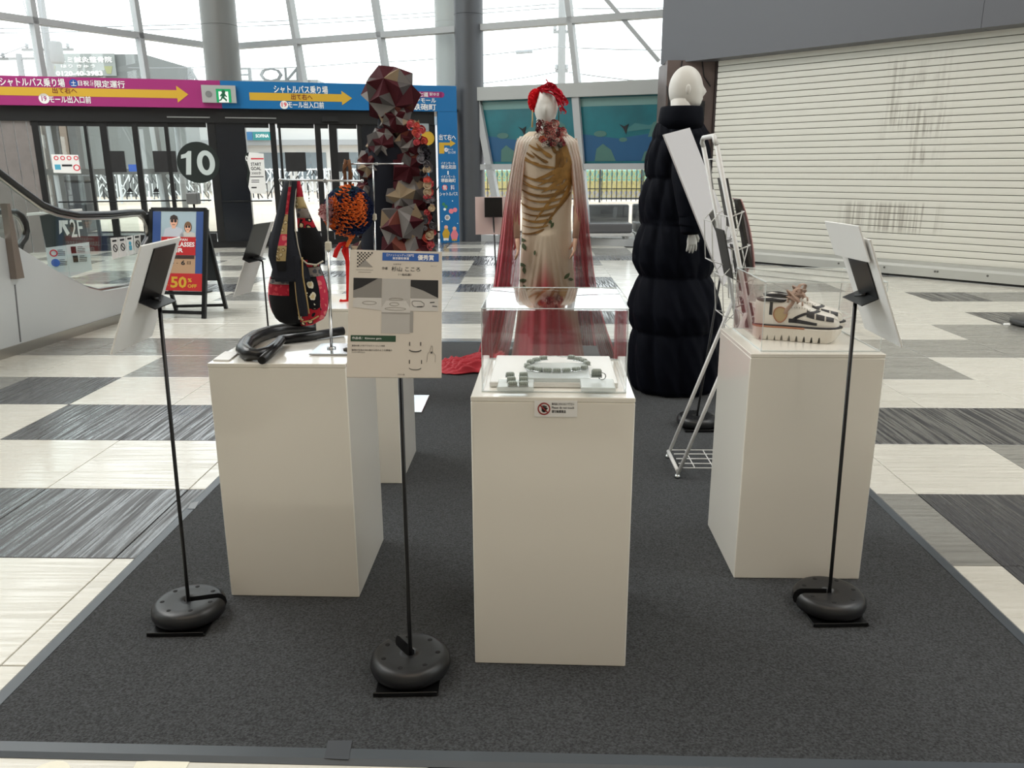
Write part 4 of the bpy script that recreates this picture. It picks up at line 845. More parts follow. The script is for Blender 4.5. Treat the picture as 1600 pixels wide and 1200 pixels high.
def stone_mat():
    m = mat('veined_stone', (118, 128, 120), .35); L = m.node_tree.links; b = m.node_tree.nodes['Principled BSDF']; tc = N(m, 'ShaderNodeTexCoord'); wv = N(m, 'ShaderNodeTexWave'); wv.inputs['Scale'].default_value = 120; wv.inputs['Distortion'].default_value = 6; L.new(tc.outputs['Object'], wv.inputs[0])
    r = N(m, 'ShaderNodeValToRGB'); r.color_ramp.elements[0].color = rgb(72, 84, 78); r.color_ramp.elements[1].color = rgb(190, 198, 188); L.new(wv.outputs[0], r.inputs[0]); L.new(r.outputs[0], b.inputs['Base Color']); return m
STONE = stone_mat(); SILV = mat('silver', (190, 194, 194), .25, 1)
def stone(par, c, s, R, nm='stone'):
    g = G(); g.bbox(c, s, s[2] * .35, R, 0, 2); o = g.build(nm, STONE, par)
    g = G(); c = V(c)
    g.bbox(c - V((0, 0, s[2] * .42)), (s[0] * 1.06, s[1] * 1.06, s[2] * .2), .0004, R); g.build('setting', SILV, o); return o
JB = JZ + .0115
nk = thing('necklace', 'necklace of grey-green veined stones lying in an oval', 'necklace', gz(870, 570, JB))
pxs = [(849, 559), (838, 562), (829, 565), (824, 571), (829, 575), (841, 577), (855, 578), (870, 578.5), (885, 578), (900, 576.5), (913, 573.5), (917, 567), (911, 563), (903, 560.5), (893, 558)]
pts = [gz(x, y, JB + .006) for x, y in pxs]; cc = sum(pts, V()) / len(pts)
for p in pts: d = (p - cc); stone(nk, p, (.0205, .016, .011), rz(atan2(d.y * 1.2, d.x) + pi / 2))
g = G(); g.tube([pts[0]] + [gz(x, y, JB + .003) for x, y in ((858, 556.5), (868, 556), (878, 557.5), (886, 557.5))] + [pts[-1]], .0012, 5); g.build('chain', SILV, nk)
g = G(); g.tube(pts, .0015, 5); g.build('cord', SILV, nk)
for i, x in enumerate((799, 818)):
    p = gz(x, 597, JB); er = thing('earring', ['left earring of the stone pair, three stones in a column', 'right earring of the stone pair, three stones in a column'][i], 'earring', p)
    for k in range(3): q = gz(x + (2 - k * 2 if i == 0 else 0), 599 - k * 7, JB + .007); stone(er, q, (.022, .014, .012), rz(.1))
    g = G(); g.tube([gz(x, 600, JB + .004), gz(x + 2, 584, JB + .004)], .0012, 5); g.build('link', SILV, er)
p = gz(933, 594, JB); rg = thing('ring', 'silver ring with one grey-green stone on a clear block', 'ring', p)
stone(rg, p + V((-.002, 0, .02)), (.026, .012, .02), M.Rotation(.5, 3, 'X')); g = G(); g.tube([p + V((.012 + .009 * cos(t), 0, .010 + .009 * sin(t))) for t in [k * pi / 8 for k in range(16)]], .0014, 6, closed=True); g.build('band', SILV, rg)
# do-not-touch card on the plinth front
pf = CPL[1] - .2; NF = frame((CPL[0], CPL[1], 0), (cos(-.022), sin(-.022), 0), (0, 0, 1)); NF = frame(NF(0, 0, .201), NF.ux, (0, 0, 1))
nc = thing('notice_card', 'white do-not-touch card on the front of the jewellery plinth', 'notice', NF(*NF.px(868, 651)))
Bn = lambda *a: pbox(NF, *a)
g = G(); a, b, c, d = Bn(835, 626, 902, 651); g.rect(NF, a, b, c, d, .0012); g.build('card', PRWHITE, nc)
u, v = NF.px(850, 638.5); g = G(); g.ring(NF, u, v, .0125, .0155, .001, w0=.0014, n=28); g.bar(NF(u - .0095, v + .0095, .0026), NF(u + .0095, v - .0095, .0026), .003, .0006, up=NF.n); g.build('prohibition_ring', mat('print_darkred', (150, 40, 40), .6), nc)
g = G(); g.disc(NF, u, v - .003, .006, .0006, w0=.0014)
for k in range(4): g.rect(NF, u - .0062 + k * .0032, v, u - .0036 + k * .0032, v + .0075 + (.001 if k in (1, 2) else 0), .0006, w0=.0014)
g.prism([(u + .004, v - .005), (u + .0092, v + .001), (u + .0082, v + .003), (u + .004, v)], NF, .0006, w0=.0014); g.build('hand_symbol', INK, nc)
text('展示品にさわらないで下さい', NF, Bn(862, 629.5, 897, 633), INK, nc, .0014, .02); text('Please do not touch', NF, Bn(862, 635, 897, 638.6), INK, nc, .0014, .02); text('请勿触摸展品', NF, Bn(862, 640.5, 884, 645), INK, nc, .0014, .03)
# ================================================================ sign stands
def stand(label, x, y, top, slot, plate=None, dup_=None):
    """round slotted base on a steel sheet, thin pole, holder plate with a ledge"""
    z0 = CB; t = thing('sign_stand', label, 'stand', (x, y, z0)); n = 40; sw = .0135
    prof = [(.088, .010), (.1, .016), (.105, .03), (.102, .046), (.094, .056), (.084, .060), (.06, .0595), (.03, .0585), (sw * 1.02, .058), (sw * 1.02, .01)]
    P = lambda r, th, z: V((x + r * cos(th + slot), y + r * sin(th + slot), z0 + z)); vs = []
    for r, z in prof:
        a = math.asin(min(1, sw / r))
        for k in range(n + 1): vs.append(P(r, a + (2 * pi - 2 * a) * k / n, z))
    m = len(prof); g = G()
    g.add(vs, [(i * (n + 1) + k, i * (n + 1) + k + 1, (i + 1) * (n + 1) + k + 1, (i + 1) * (n + 1) + k) for i in range(m - 1) for k in range(n)], 0, True)
    g.add([vs[i * (n + 1)] for i in range(m)], [tuple(range(m))]); g.add([vs[i * (n + 1) + n] for i in range(m)], [tuple(range(m - 1, -1, -1))])
    bs = g.build('base', mat('base_black', (30, 31, 33), .38, bump=.15, bscale=30), t)
    for k in range(7):
        th = slot + (k + .5) * 2 * pi / 7 + .0; q = P(.072, th - slot, .0594)
        g = G(); g.lathe([(.0066, 0), (.0066, .0008), (.004, .0009), (0.0, .0009)], 10, q); g.build('bolt_hole', mat('hole_black', (6, 6, 7), .8), bs)
    R = rz(slot * 0 + .05); c = V((x, y, z0 + .004)); g = G(); g.bbox(c + V((0, -.02, 0)), (.16, .17, .004), .001, R); g.bbox(c + V((0, -.104, .004)), (.16, .004, .012), .001, R); g.build('base_sheet', BLKMET, t)
    top = V(top); g = G(); g.tube([(x, y, z0 + .009), (x, y, z0 + .07), top], .0055, 8); g.build('pole', BLKMET, t)
    if plate:
        c, R, pw, ph, led = plate     # R maps local x across, z up, -y towards the ledge side
        c = V(c); g = G(); g.bbox(c, (pw, .003, ph), .001, R); g.build('holder_plate', BLKMET, t)
        b = c + R @ V((0, led * .022, -ph / 2)); g = G(); g.bbox(b, (pw, .046, .003), .001, R); g.build('ledge', BLKMET, t)
        g = G(); g.tube([top, c + R @ V((0, led * .004, -ph / 2 + .002))], .006, 6); g.build('bracket', BLKMET, t)
    return t
def pose(yaw, tilt, roll=0): return M.Rotation(radians(yaw), 3, 'Z') @ M.Rotation(radians(tilt), 3, 'X') @ M.Rotation(radians(roll), 3, 'Y')
def board(label, c, R, w_, h, k=.005, m=PRWHITE, nm='info_board'):
    g = G(); g.bbox(c, (w_, k, h), .0008, R); o = g.build('sheet', m, None, base=c); o.name = nm; return tag(o, label, 'board')
A4 = (.21, .297)
# left stand
cl_ = V((-1.004, 2.059, .973)); RL = pose(88.5, 22.9, -1.3); board('white board on the left stand, seen from behind', cl_, RL, *A4)
stand('black stand with slotted round base beside the left carpet edge', -1.005, 2.09, (-.985, 2.085, .955), .25, (cl_ + RL @ V((.02, -.0045, .06)), RL, .118, .15, -1))
# centre stand
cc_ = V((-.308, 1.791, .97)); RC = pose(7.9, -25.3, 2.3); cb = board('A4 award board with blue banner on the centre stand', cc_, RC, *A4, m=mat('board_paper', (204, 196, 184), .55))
stand('black stand with slotted round base holding the award board', -.313, 1.836, (-.309, 1.83, .83), 2.25, (cc_ + RC @ V((0, .0045, -.02)), RC, .118, .15, 1))
# right stand
cr_ = V((.88, 2.115, .984)); RR = pose(-88.2, 23.4, 2.4); board('white board on the right stand, the larger of its two', cr_, RR, *A4)
stand('black stand with slotted round base before the shoe plinth', .893, 2.175, (.862, 2.14, .955), 3.2, (cr_ + RR @ V((.0, -.0045, .055)), RR, .118, .15, -1))
board('small blank card clipped over the right stand holder', V((.812, 2.112, 1.1035)) , pose(-84.5, 23.2, 0), .187, .098, .004, nm='blank_card')
# stand behind the bag
cbk = V((-1.69, 4.76, .765)); RB = pose(70, 27, 0)
q1, q2, q3 = at(402.5, 348, 4.8), at(364.6, 464.5, 4.8), at(430, 345, 5.0)
RB = pose(80, 24, 0); board('white board on the stand behind the fabric bag', q1.lerp(q2, .5) + V((.02, .09, 0)), RB, .21, .48)
stand('black stand seen behind the fabric bag', -1.6, 4.77, at(410, 408, 4.77), 1.0, (at(401, 376, 4.74), RB, .2, .22, -1))
# stand left of the cape dress
zz = at(774, 338, 5.5); bd = board('pinkish board on the stand left of the cape dress', at(774, 337, 5.53), pose(4, -8, 0), .27, .25, m=mat('board_pinkish', (226, 206, 204), .6))
stand('black stand standing left of the cape dress', zz.x + .02, 5.52, at(771, 340, 5.515), 1.0, (at(771, 324, 5.512), pose(4, -8, 0), .12, .13, -1))
# stand behind the brochure rack with its large board
RBig = pose(64.4, -23.5, -6.1); cB = V((.83, 3.949, 1.122)); board('large white board leaning on the stand beside the navy coat', cB, RBig, .515, .728, .007, mat('board_greywhite', (212, 211, 214), .6))
stand('black stand holding the large white board by the navy coat', .85, 3.938, (.93, 3.93, .88), 1.2, (cB + RBig @ V((.03, -.0055, -.13)), RBig, .12, .16, -1))
# ---- print on the award board (crop pixels u 82..879, v 62..1150)
BF = frame(cc_ + RC @ V((-.105, -.0026, -.1485)), RC @ V((1, 0, 0)), RC @ V((0, 0, 1)))
bx = lambda x0, y0, x1, y1: (.21 * (x0 - 82) / 797, .297 * (1 - (y1 - 62) / 1088), .21 * (x1 - 82) / 797, .297 * (1 - (y0 - 62) / 1088))
bp_ = lambda x, y: (.21 * (x - 82) / 797, .297 * (1 - (y - 62) / 1088))
def bprint(nm, m, polys, w0=.0001):
    g = G()
    for P in polys: g.prism([bp_(*p) for p in P], BF, .0002, w0=w0)
    return g.build(nm, m, cb)
R4 = lambda x0, y0, x1, y1: [(x0, y0), (x1, y0), (x1, y1), (x0, y1)]
chk = [R4(146 + i * 15, 82 + j * 15, 146 + i * 15 + 13, 82 + j * 15 + 13) for i in range(9) for j in range(9) if (i + j) % 2 == 0 and i + j < 9]
bprint('checker_logo', INK, chk); bprint('logo_triangle', mat('print_midgrey', (146, 142, 136), .6), [[(146, 212), (212, 146), (282, 212)]]); bprint('caption_line', mat('print_midgrey', (146, 142, 136), .6), [R4(140, 236, 286, 240), R4(160, 255, 266, 258)])
bprint('blue_banner', mat('banner_blue', (20, 84, 164), .5), [R4(362, 82, 850, 152)])
T = lambda s, b, m=INK, bold=.01, w0=.0005: text(s, BF, bx(*b), m, cb, w0, bold)
T('【ファッショングッズ部門】', (400, 92, 632, 114), PRWHITE); T('東京都知事賞', (450, 120, 592, 142), PRWHITE, .02); T('優秀賞', (668, 96, 806, 142), PRWHITE, .035)
T('すぎやま', (456, 177, 524, 189)); T('作者', (360, 208, 410, 232)); T('杉山 こころ', (442, 204, 690, 244)); T('（一般応募）', (500, 262, 612, 282)); T('作品について', (780, 186, 836, 196), mat('print_midgrey', (146, 142, 136), .6))
PG = [mat('photo_grey%d' % k, (k, k - 3, k - 8), .55) for k in (196, 176, 150, 128)]
bprint('photo_print', PG[3], [R4(120, 308, 362, 480)]); bprint('photo_dark', INK, [[(120, 308), (330, 308), (190, 390), (122, 416)]], .0003); bprint('photo_print', PG[0], [[(120, 500), (150, 478), (362, 478), (362, 585), (120, 560)]], .0003)
bprint('photo_print', PG[1], [R4(364, 310, 606, 780)]); bprint('photo_print', PG[0], [[(364, 560), (400, 500), (570, 500), (606, 560), (606, 600), (364, 600)]], .0003); bprint('photo_print', PG[2], [R4(364, 600, 606, 612), R4(606, 590, 634, 770)], .0004)
bprint('photo_print', PG[2], [R4(608, 315, 848, 480)]); bprint('photo_dark', INK, [[(608, 316), (846, 316), (846, 470), (720, 408), (608, 372)]], .0003); bprint('photo_print', PG[0], [R4(608, 478, 848, 585)], .0003)
bprint('jewel_print', INK, [[(664, 546), (714, 543), (714, 551), (664, 554)], [(776, 507), (816, 504), (816, 512), (776, 515)], [(796, 538), (838, 541), (838, 548), (796, 545)]], .0006)
def ln(P, w_=4, m=None, closed=False, nm='sketch_line'):
    g = G(); Q = P + P[:1] if closed else P
    for a, b in zip(Q, Q[1:]): g.bar(BF(*bp_(*a), .0006), BF(*bp_(*b), .0006), w_ * .21 / 797, .0003, up=BF.n)
    return g.build(nm, m or mat('print_darkgrey', (70, 68, 66), .6), cb)
ln([(622, 505), (640, 498), (700, 502), (726, 522), (724, 545), (700, 552), (640, 548), (624, 530)], 4, None, True)
for cx_, cy_, a, b in ((260, 522, 60, 14), (485, 487, 60, 10), (480, 570, 90, 12), (470, 530, 40, 14)): ln([(cx_ + a * cos(k * pi / 6), cy_ + b * sin(k * pi / 6)) for k in range(12)], 6, mat('print_stone', (150, 146, 138), .6), True, 'jewel_print')
bprint('green_banner', mat('banner_green', (8, 62, 36), .5), [R4(108, 798, 488, 850)]); T('作品名：Kimono gem', (120, 812, 366, 836), PRWHITE)
T('着物の美しさをアクセサリーとして表現', (120, 879, 396, 893)); T('着物の生地の切れ端から石のような模様の', (120, 915, 458, 930)); T('ジュエリーを作りました', (120, 936, 230, 948))
for dy, sp_ in ((0, 0), (152, 1)):
    ln([(606, 850 + dy), (606, 882 + dy)], 8); ln([(700 + 8 * sp_, 850 + dy), (700 + 8 * sp_, 882 + dy)], 8); ln([(604 + 50 - 50 * cos(k * pi / 8), 916 + dy + 16 * sin(k * pi / 8)) for k in range(9)], 9 if not sp_ else 6)
ln([(752, 1020), (760, 950), (776, 930), (790, 882), (800, 884), (800, 930), (826, 960), (824, 1020)], 2); bprint('sketch_stone', mat('print_darkgrey', (70, 68, 66), .6), [R4(784, 930, 800, 946)], .0003); T('デザイン画', (508, 1118, 566, 1130))
# ================================================================ left plinth: T-stand, fabric bag, black straps, price card
def tstand(label, base, top, bar0, bar1, pz=TOP):
    t = thing('hanging_stand', label, 'display stand', (base[0], base[1], pz)); g = G(); g.bbox((base[0] + .03, base[1], pz + .0035), (.16, .15, .004), .001); g.build('base_plate', STEEL, t)
    b = V((base[0], base[1], pz + .0055)); top = V(top); mid = b.lerp(top, .62)
    g = G(); g.tube([b, mid], .0045, 8); g.tube([mid, top], .0032, 8); g.lathe([(.014, 0), (.014, .004), (.006, .006)], 12, b); g.build('pole', STEEL, t)
    g = G(); g.bbox(mid, (.018, .016, .026), .003); g.build('clamp', mat('clamp_ivory', (206, 200, 184), .5), t)
    bar0, bar1 = V(bar0), V(bar1); g = G(); g.tube([bar0, bar1], .003, 8)
    for p in (bar0, bar1): g.ball(p, .0052, n=8, k=6)
    g.build('crossbar', STEEL, t)
    g = G(); g.bbox(bar0.lerp(bar1, .55) - V((0, 0, .001)), (.012, .01, .012), .002); g.build('clamp', STEEL, t)
    g = G(); g.lathe([(.009, 0), (.009, .004), (.004, .006), (.0, .007)], 10, b + V((.05, -.02, 0))); g.build('wing_screw', mat('screw_dark', (90, 88, 84), .5), t)
    return t
tb = gz(518, 547, TOP); YT = tb.y
tstand('polished T-stand on the left plinth holding the fabric bag', (tb.x, tb.y), at(510, 281, YT), at(438, 281, YT), at(566, 283, YT))
FAB = {}
def fab(nm, col, fl=None, sc=26):
    """woven kimono cloth; fl = flower colour of a woven pattern"""
    m = mat('cloth_' + nm, col, .75, spec=.25, bump=.35, bscale=500); FAB[nm] = m
    if fl:
        L = m.node_tree.links; b = m.node_tree.nodes['Principled BSDF']; tc = N(m, 'ShaderNodeTexCoord'); vo = N(m, 'ShaderNodeTexVoronoi'); vo.inputs['Scale'].default_value = sc; L.new(tc.outputs['Object'], vo.inputs[0])
        ns = N(m, 'ShaderNodeTexNoise'); ns.inputs['Scale'].default_value = sc * 2; L.new(tc.outputs['Object'], ns.inputs[0])
        ad = N(m, 'ShaderNodeMath', operation='MULTIPLY_ADD'); ad.inputs[1].default_value = .5; L.new(ns.outputs[0], ad.inputs[0]); L.new(vo.outputs['Distance'], ad.inputs[2])
        r = N(m, 'ShaderNodeValToRGB'); r.color_ramp.interpolation = 'CONSTANT'; e_ = r.color_ramp.elements; e_[0].color = rgb(*fl[0]); e_[1].position = .66; e_[1].color = rgb(*col)
        if len(fl) > 1: x = e_.new(.52); x.color = rgb(*fl[1])
        L.new(ad.outputs[0], r.inputs[0]); L.new(r.outputs[0], b.inputs['Base Color'])
    return m
NAV = fab('charcoal', (30, 33, 42)); BLKC = fab('black', (10, 11, 16)); CRIM = fab('crimson', (158, 22, 44), [(186, 60, 70)], 60); CREAM = fab('cream', (176, 156, 112), [(200, 186, 150), (120, 100, 66)], 70); ROSE = fab('rose', (196, 52, 78), [(220, 120, 120)], 50); FLOR = fab('floral', (12, 12, 18), [(214, 196, 150), (226, 220, 200)], 34); FRED = fab('red_floral', (170, 24, 40), [(220, 200, 160), (20, 20, 28)], 40); GREYC = fab('grey', (126, 118, 112), [(70, 70, 76)], 60); WTRIM = fab('trim', (196, 190, 176)); GOLDT = fab('gold_trim', (170, 146, 100))
bag = thing('patchwork_bag', 'patchwork kimono cloth bag hung by two broad straps', 'bag', gz(465, 530, TOP))
# body: a sack closed at the bottom, gored
YB = 2.44
bl = lambda y: at(465, y, YB).z
XB = at(466, 450, YB).x
bprof = [(bl(507), .035), (bl(503), .062), (bl(494), .078), (bl(480), .088), (bl(462), .0915), (bl(445), .088), (bl(428), .078), (bl(415), .07), (bl(404), .074)]
zB0, zB1 = bprof[0][0], bprof[-1][0]
def bpt(th, z, o=0): r = tab(bprof, z) + o; return V((XB + r * cos(th), YB + r * .62 * sin(th), z))
def gore(nm, m, t0, t1, z0, z1, o=0, n=8, k=8): g = G(); g.grid(lambda u, v: bpt(lerp(t0, t1, u), lerp(z0, z1, v), o * sin(pi * min(1, max(0, u)))), n, k, m=0); return g.build(nm, m, bag)
D_ = radians
gore('lining', BLKC, 0, 2 * pi, zB0, zB1, -.003, 24, 8)
g = G(); g.lathe([(0, 0), (.033, .0)], 16, (XB, YB, zB0)); g.build('bottom', BLKC, bag)
gore('panel', BLKC, D_(195), D_(268), zB0, bl(458), .006); gore('panel', CRIM, D_(193), D_(262), bl(458), bl(440), .005, 8, 3); gore('panel', BLKC, D_(190), D_(258), bl(432), zB1, .005)
gore('panel', GREYC, D_(193), D_(262), bl(441), bl(434), .007, 8, 2)
gore('panel', ROSE, D_(150), D_(196), zB0, bl(432), .004); gore('panel', BLKC, D_(0), D_(150), zB0, zB1, .004, 14); gore('panel', FLOR, D_(276), D_(325), bl(495), bl(432), .006); gore('panel', ROSE, D_(325), D_(360), zB0, bl(430), .004); gore('panel', FRED, D_(280), D_(330), zB0, bl(478), .009); gore('panel', GREYC, D_(276), D_(358), bl(430), bl(416), .004, 8, 3); gore('panel', FRED, D_(274), D_(358), bl(415), zB1, .005, 8, 3)
# broad straps that widen into the bag
def cloth(nm, rows, m, dep, n=6, sag=.012, th=0):
    """rows: (y, x_left, x_right) in the photograph at the bag's own distance; dep(y) = nearer offset"""
    g = G(); k = len(rows) - 1
    def fn(u, v):
        i = min(k - 1, int(v * k)); f = v * k - i; a, b = rows[i], rows[i + 1]; y = lerp(a[0], b[0], f); x = lerp(lerp(a[1], b[1], f), lerp(a[2], b[2], f), u)
        return at(x, y, YB - dep(y) - sag * sin(pi * u))
    g.grid(fn, n, k * 3); o = g.build(nm, m, bag); s = o.modifiers.new('t', 'SOLIDIFY'); s.thickness = .003; return o
Lx = [(281, 446, 466), (300, 441, 463), (330, 434, 460), (360, 426, 460), (380, 421, 463), (400, 420, 470), (420, 426, 482), (440, 431, 486)]
dL = lambda y: lerp(.0, .055, min(1, max(0, (y - 280) / 110))); 
cloth('strap', Lx, NAV, dL)
stripe = [(281, 452.5, 456.5), (293, 450.5, 455), (335, 445.5, 450), (365, 438.5, 448.5), (385, 434, 448), (400, 431.5, 447), (414, 432, 446), (424, 434, 447)]
def seg(nm, y0, y1, m, rows=stripe, dep=dL, lift=.0135):
    g = G(); xa = lambda y: tab([(r[0], r[1]) for r in rows], y); xb = lambda y: tab([(r[0], r[2]) for r in rows], y)
    def pos(u, v):
        y = lerp(y0, y1, v); x = lerp(xa(y), xb(y), u); X0_, X1_ = tab([(r[0], r[1]) for r in Lx], y), tab([(r[0], r[2]) for r in Lx], y); uu = (x - X0_) / (X1_ - X0_)
        return at(x, y, YB - dep(y) - .012 * sin(pi * max(0, min(1, uu))) - .0062)
    g.grid(pos, 4, 6); return g.build(nm, m, bag)
for y0, y1, m in ((281, 292, GREYC), (292, 335, CRIM), (335, 366, CREAM), (366, 384, ROSE), (384, 408, CREAM), (408, 424, BLKC)): seg('strap_patch', y0, y1, m)
Rx = [(281, 461, 467), (296, 461, 471), (312, 461, 474), (326, 463, 480), (342, 465, 487), (358, 466, 495), (375, 467, 505), (395, 468, 508), (412, 470, 508)]
dR = lambda y: lerp(-.004, .03, min(1, max(0, (y - 280) / 110)))
def cut(rows, y0, y1): ys = [y0] + [r[0] for r in rows if y0 < r[0] < y1] + [y1]; return [(y, tab([(r[0], r[1]) for r in rows], y), tab([(r[0], r[2]) for r in rows], y)) for y in ys]
for y0, y1, m in ((281, 308, CRIM), (308, 326, CREAM), (326, 341, GREYC), (341, 356, FRED), (356, 412, BLKC)): cloth('strap', cut(Rx, y0, y1), m, dR, sag=.008)
g = G(); g.tube([at(x, y, YB - dL(y) - .004) for x, y in ((463, 290), (460, 325), (461, 355), (466, 385), (470, 402), (471, 432), (472, 470), (470, 500))], .0016, 5); g.tube([at(x, y, YB - .06) for x, y in ((471, 405), (480, 412), (494, 414), (505, 408))], .0026, 5); g.build('piping', WTRIM, bag)
band = [(400, 456, 469), (430, 459, 472), (460, 463, 477), (480, 467, 480), (494, 470, 481)]
cloth('front_band', band, NAV, lambda y: lerp(.062, .066, (y - 400) / 94), sag=.004); g = G(); g.tube([at(x, y, YB - .066) for x, y in ((461, 440), (464, 470), (468, 496), (474, 503), (486, 501), (498, 494))], .0024, 5); g.tube([at(x, y, YB - .066) for x, y in ((472, 402), (473, 430), (479, 465), (483, 490))], .0024, 5); g.build('gold_piping', GOLDT, bag)
# black padded straps lying on the plinth
LEATH = mat('strap_leather', (20, 20, 22), .3, spec=.5, bump=.15, bscale=60)
st_ = thing('padded_strap', 'black padded strap looped on the left plinth under the bag', 'strap', gz(430, 540, TOP))
g = G(); zc = TOP + .02
P = [gz(x, y, zc) for x, y in ((494, 512), (470, 513), (445, 514), (420, 519), (400, 526), (386, 535), (380, 546), (388, 553), (402, 554), (418, 549), (432, 538), (439, 530))]
g.tube(P, [.016, .018, .02, .021, .022, .022, .022, .02, .017, .015, .014, .013], 12); g.build('padded_loop', LEATH, st_)
g = G(); off = V((0, 0, .0215)); g.tube([p + off * .95 + V((.004, -.004, 0)) for p in P[3:8]], .0018, 5); g.tube([p + off * .9 + V((.008, -.010, 0)) for p in P[3:8]], .0014, 5); g.build('stitching', mat('stitch_pale', (150, 150, 150), .6), st_)
def roll(nm, label, pts, r):
    t = thing(nm, label, 'strap', pts[0] - V((0, 0, r))); g = G(); g.tube(pts, r, 12); g.build('roll', LEATH, t); d = (pts[-1] - pts[-2]).normalized(); e0 = pts[-1] + d * .0006
    g = G(); g.tube([e0, e0 + d * .001], r * .75, 10); g.build('end_hollow', mat('hole_black', (6, 6, 7), .8), t); return t
roll('rolled_strap', 'straight black roll pointing to the award board on the left plinth', [gz(441, 530, TOP + .0145), gz(480, 526, TOP + .0145), gz(536, 517, TOP + .016)], .0145)
roll('rolled_strap', 'short black roll pointing to the front edge of the left plinth', [gz(440, 531, TOP + .031), gz(428, 546, TOP + .018), gz(409, 563, TOP + .0125)], .0122)
g = G(); p = [gz(x, y, TOP) for x, y in ((333, 564), (358, 564.5), (374, 552), (352, 551))]; fr = frame((0, 0, TOP + .0005), (1, 0, 0), (0, 1, 0)); g.prism([(q.x, q.y) for q in p], fr, .004); tag(g.build('price_card', PRWHITE, None, base=p[0]), 'small white card at the left front corner of the bag plinth', 'card')
# ================================================================ rear plinth: T-stand with the flower-cloth ball bag
YR = 3.33
tstand('polished T-stand on the rear plinth behind the award board', (at(588, 470, YR).x, YR), at(583, 256, YR), at(538, 256, YR), at(629, 256, YR))
bc = at(545, 330, YR); BR = .103
bb = thing('ball_bag', 'round bag of ruffled navy and orange cloth hung on the rear stand', 'bag', bc - V((0, 0, BR)))
CN, CO, CP_, CT = fab('navy', (30, 42, 80)), fab('orange', (236, 116, 52)), fab('pale', (196, 150, 150), [(226, 210, 200), (150, 40, 60)], 60), fab('teal', (24, 62, 72))
g = G(); g.ball(bc, BR * .93, n=24, k=16); g.build('ball', CN, bb)
rb_ = random.Random(11)
def ruffle(g, c, nrm, L, wd, m, ang, rr, wav=4):
    """a gathered strip of cloth standing on a surface"""
    z = V(nrm).normalized(); x = z.orthogonal().normalized(); y = z.cross(x); x, y = x * cos(ang) + y * sin(ang), y * cos(ang) - x * sin(ang); k = wav * 7; ph = rr.random() * 6
    def fn(u, v):
        s = (u - .5) * L; q = sin(u * wav * 2 * pi + ph)
        return V(c) + x * s + y * (q * wd * .7 * (.5 + .5 * v)) + z * (wd * .8 * sin(v * pi * .62) - .003) + y * wd * .25 * v * v
    g.grid(fn, k, 3, m)
def patchcol(d):
    x, y, z = d
    if y > .35: return 0
    if (x - .42) ** 2 + (z - .08) ** 2 < .2: return 1
    if (x + .64) ** 2 + (z + .02) ** 2 < .16: return 2
    if abs(x + .3) < .08 and -.3 < z < .25: return 1
    if abs(x + .04 - z * .08) < .05: return 1
    if -.8 < z + .4 * x < -.0 and z < -.3 and x < -.45: return 1
    if z > .75 and abs(x) < .5: return 3
    return 0
gs = [G() for _ in range(4)]
for i in range(420):
    zz_ = 1 - 2 * (i + .5) / 420; ph = i * 2.39996; r = sqrt(1 - zz_ * zz_); d = V((r * cos(ph), r * sin(ph), zz_))
    if d.y > .5: continue
    c = patchcol(d); ruffle(gs[c], bc + d * BR * .92, d, .055 if c != 1 else .075, .012 if c != 1 else .017, 0, rb_.choice([0, .4, .9]) + rb_.random() * .6, rb_, 3 if c != 1 else 4)
for gg, m in zip(gs, (CN, CO, CP_, CT)): o = gg.build('ruffles', m, bb, kind='stuff')
g = G()
for dx, dz, r in ((-.66, .02, .036), (-.5, .3, .02), (-.58, -.28, .022)):
    d = V((dx, -sqrt(1 - dx * dx - dz * dz), dz)); rosette(g, bc + d * BR * .97, d, r, 0, rb_, 3.2)
g.build('pale_flowers', CP_, bb, kind='stuff')
g = G()
for k in range(9): t_ = -1.1 + k * .26; d = V((-.66 + .5 * cos(t_), -.6, .02 + .44 * sin(t_))).normalized(); ruffle(g, bc + d * BR * .97, d, .04, .014, 0, t_ + 1.57, rb_, 3)
g.build('orange_crescent', CO, bb)
RC_ = fab('scarlet', (206, 28, 26))
g = G(); top = bc + V((0, 0, BR)); g.tube([top - V((.008, 0, .01)), at(538, 260, YR), at(540, 250, YR), at(545, 250, YR), at(547, 262, YR), top + V((.01, 0, -.01))], .007, 8); g.tube([top - V((-.006, 0, .01)), at(550, 272, YR), at(543, 256, YR - .01), at(536, 270, YR)], .005, 6); g.build('loop_handle', fab('bronze', (120, 84, 60)), bb)
g = G(); bt = bc - V((0, 0, BR)); g.tube([bt + V((0, 0, .01)), bt - V((0, 0, .012)), at(541, 385, YR)], .008, 8); g.build('knot', CO, bb)
g = G(); k0 = at(541, 380, YR); g.tube([k0, at(543, 410, YR), at(544, 440, YR), at(544, 470, YR)], .0085, 8, flat=.7); g.tube([at(544, 470, YR), at(536, 471.5, YR - .01), at(531, 470, YR - .01)], .008, 8); g.tube([k0, at(532, 382, YR), at(526, 392, YR), at(523, 402, YR)], [.008, .009, .0105, .009], 8); g.tube([k0, at(536, 392, YR), at(541, 404, YR), at(545, 414, YR)], .007, 8); g.build('red_tassel', RC_, bb)
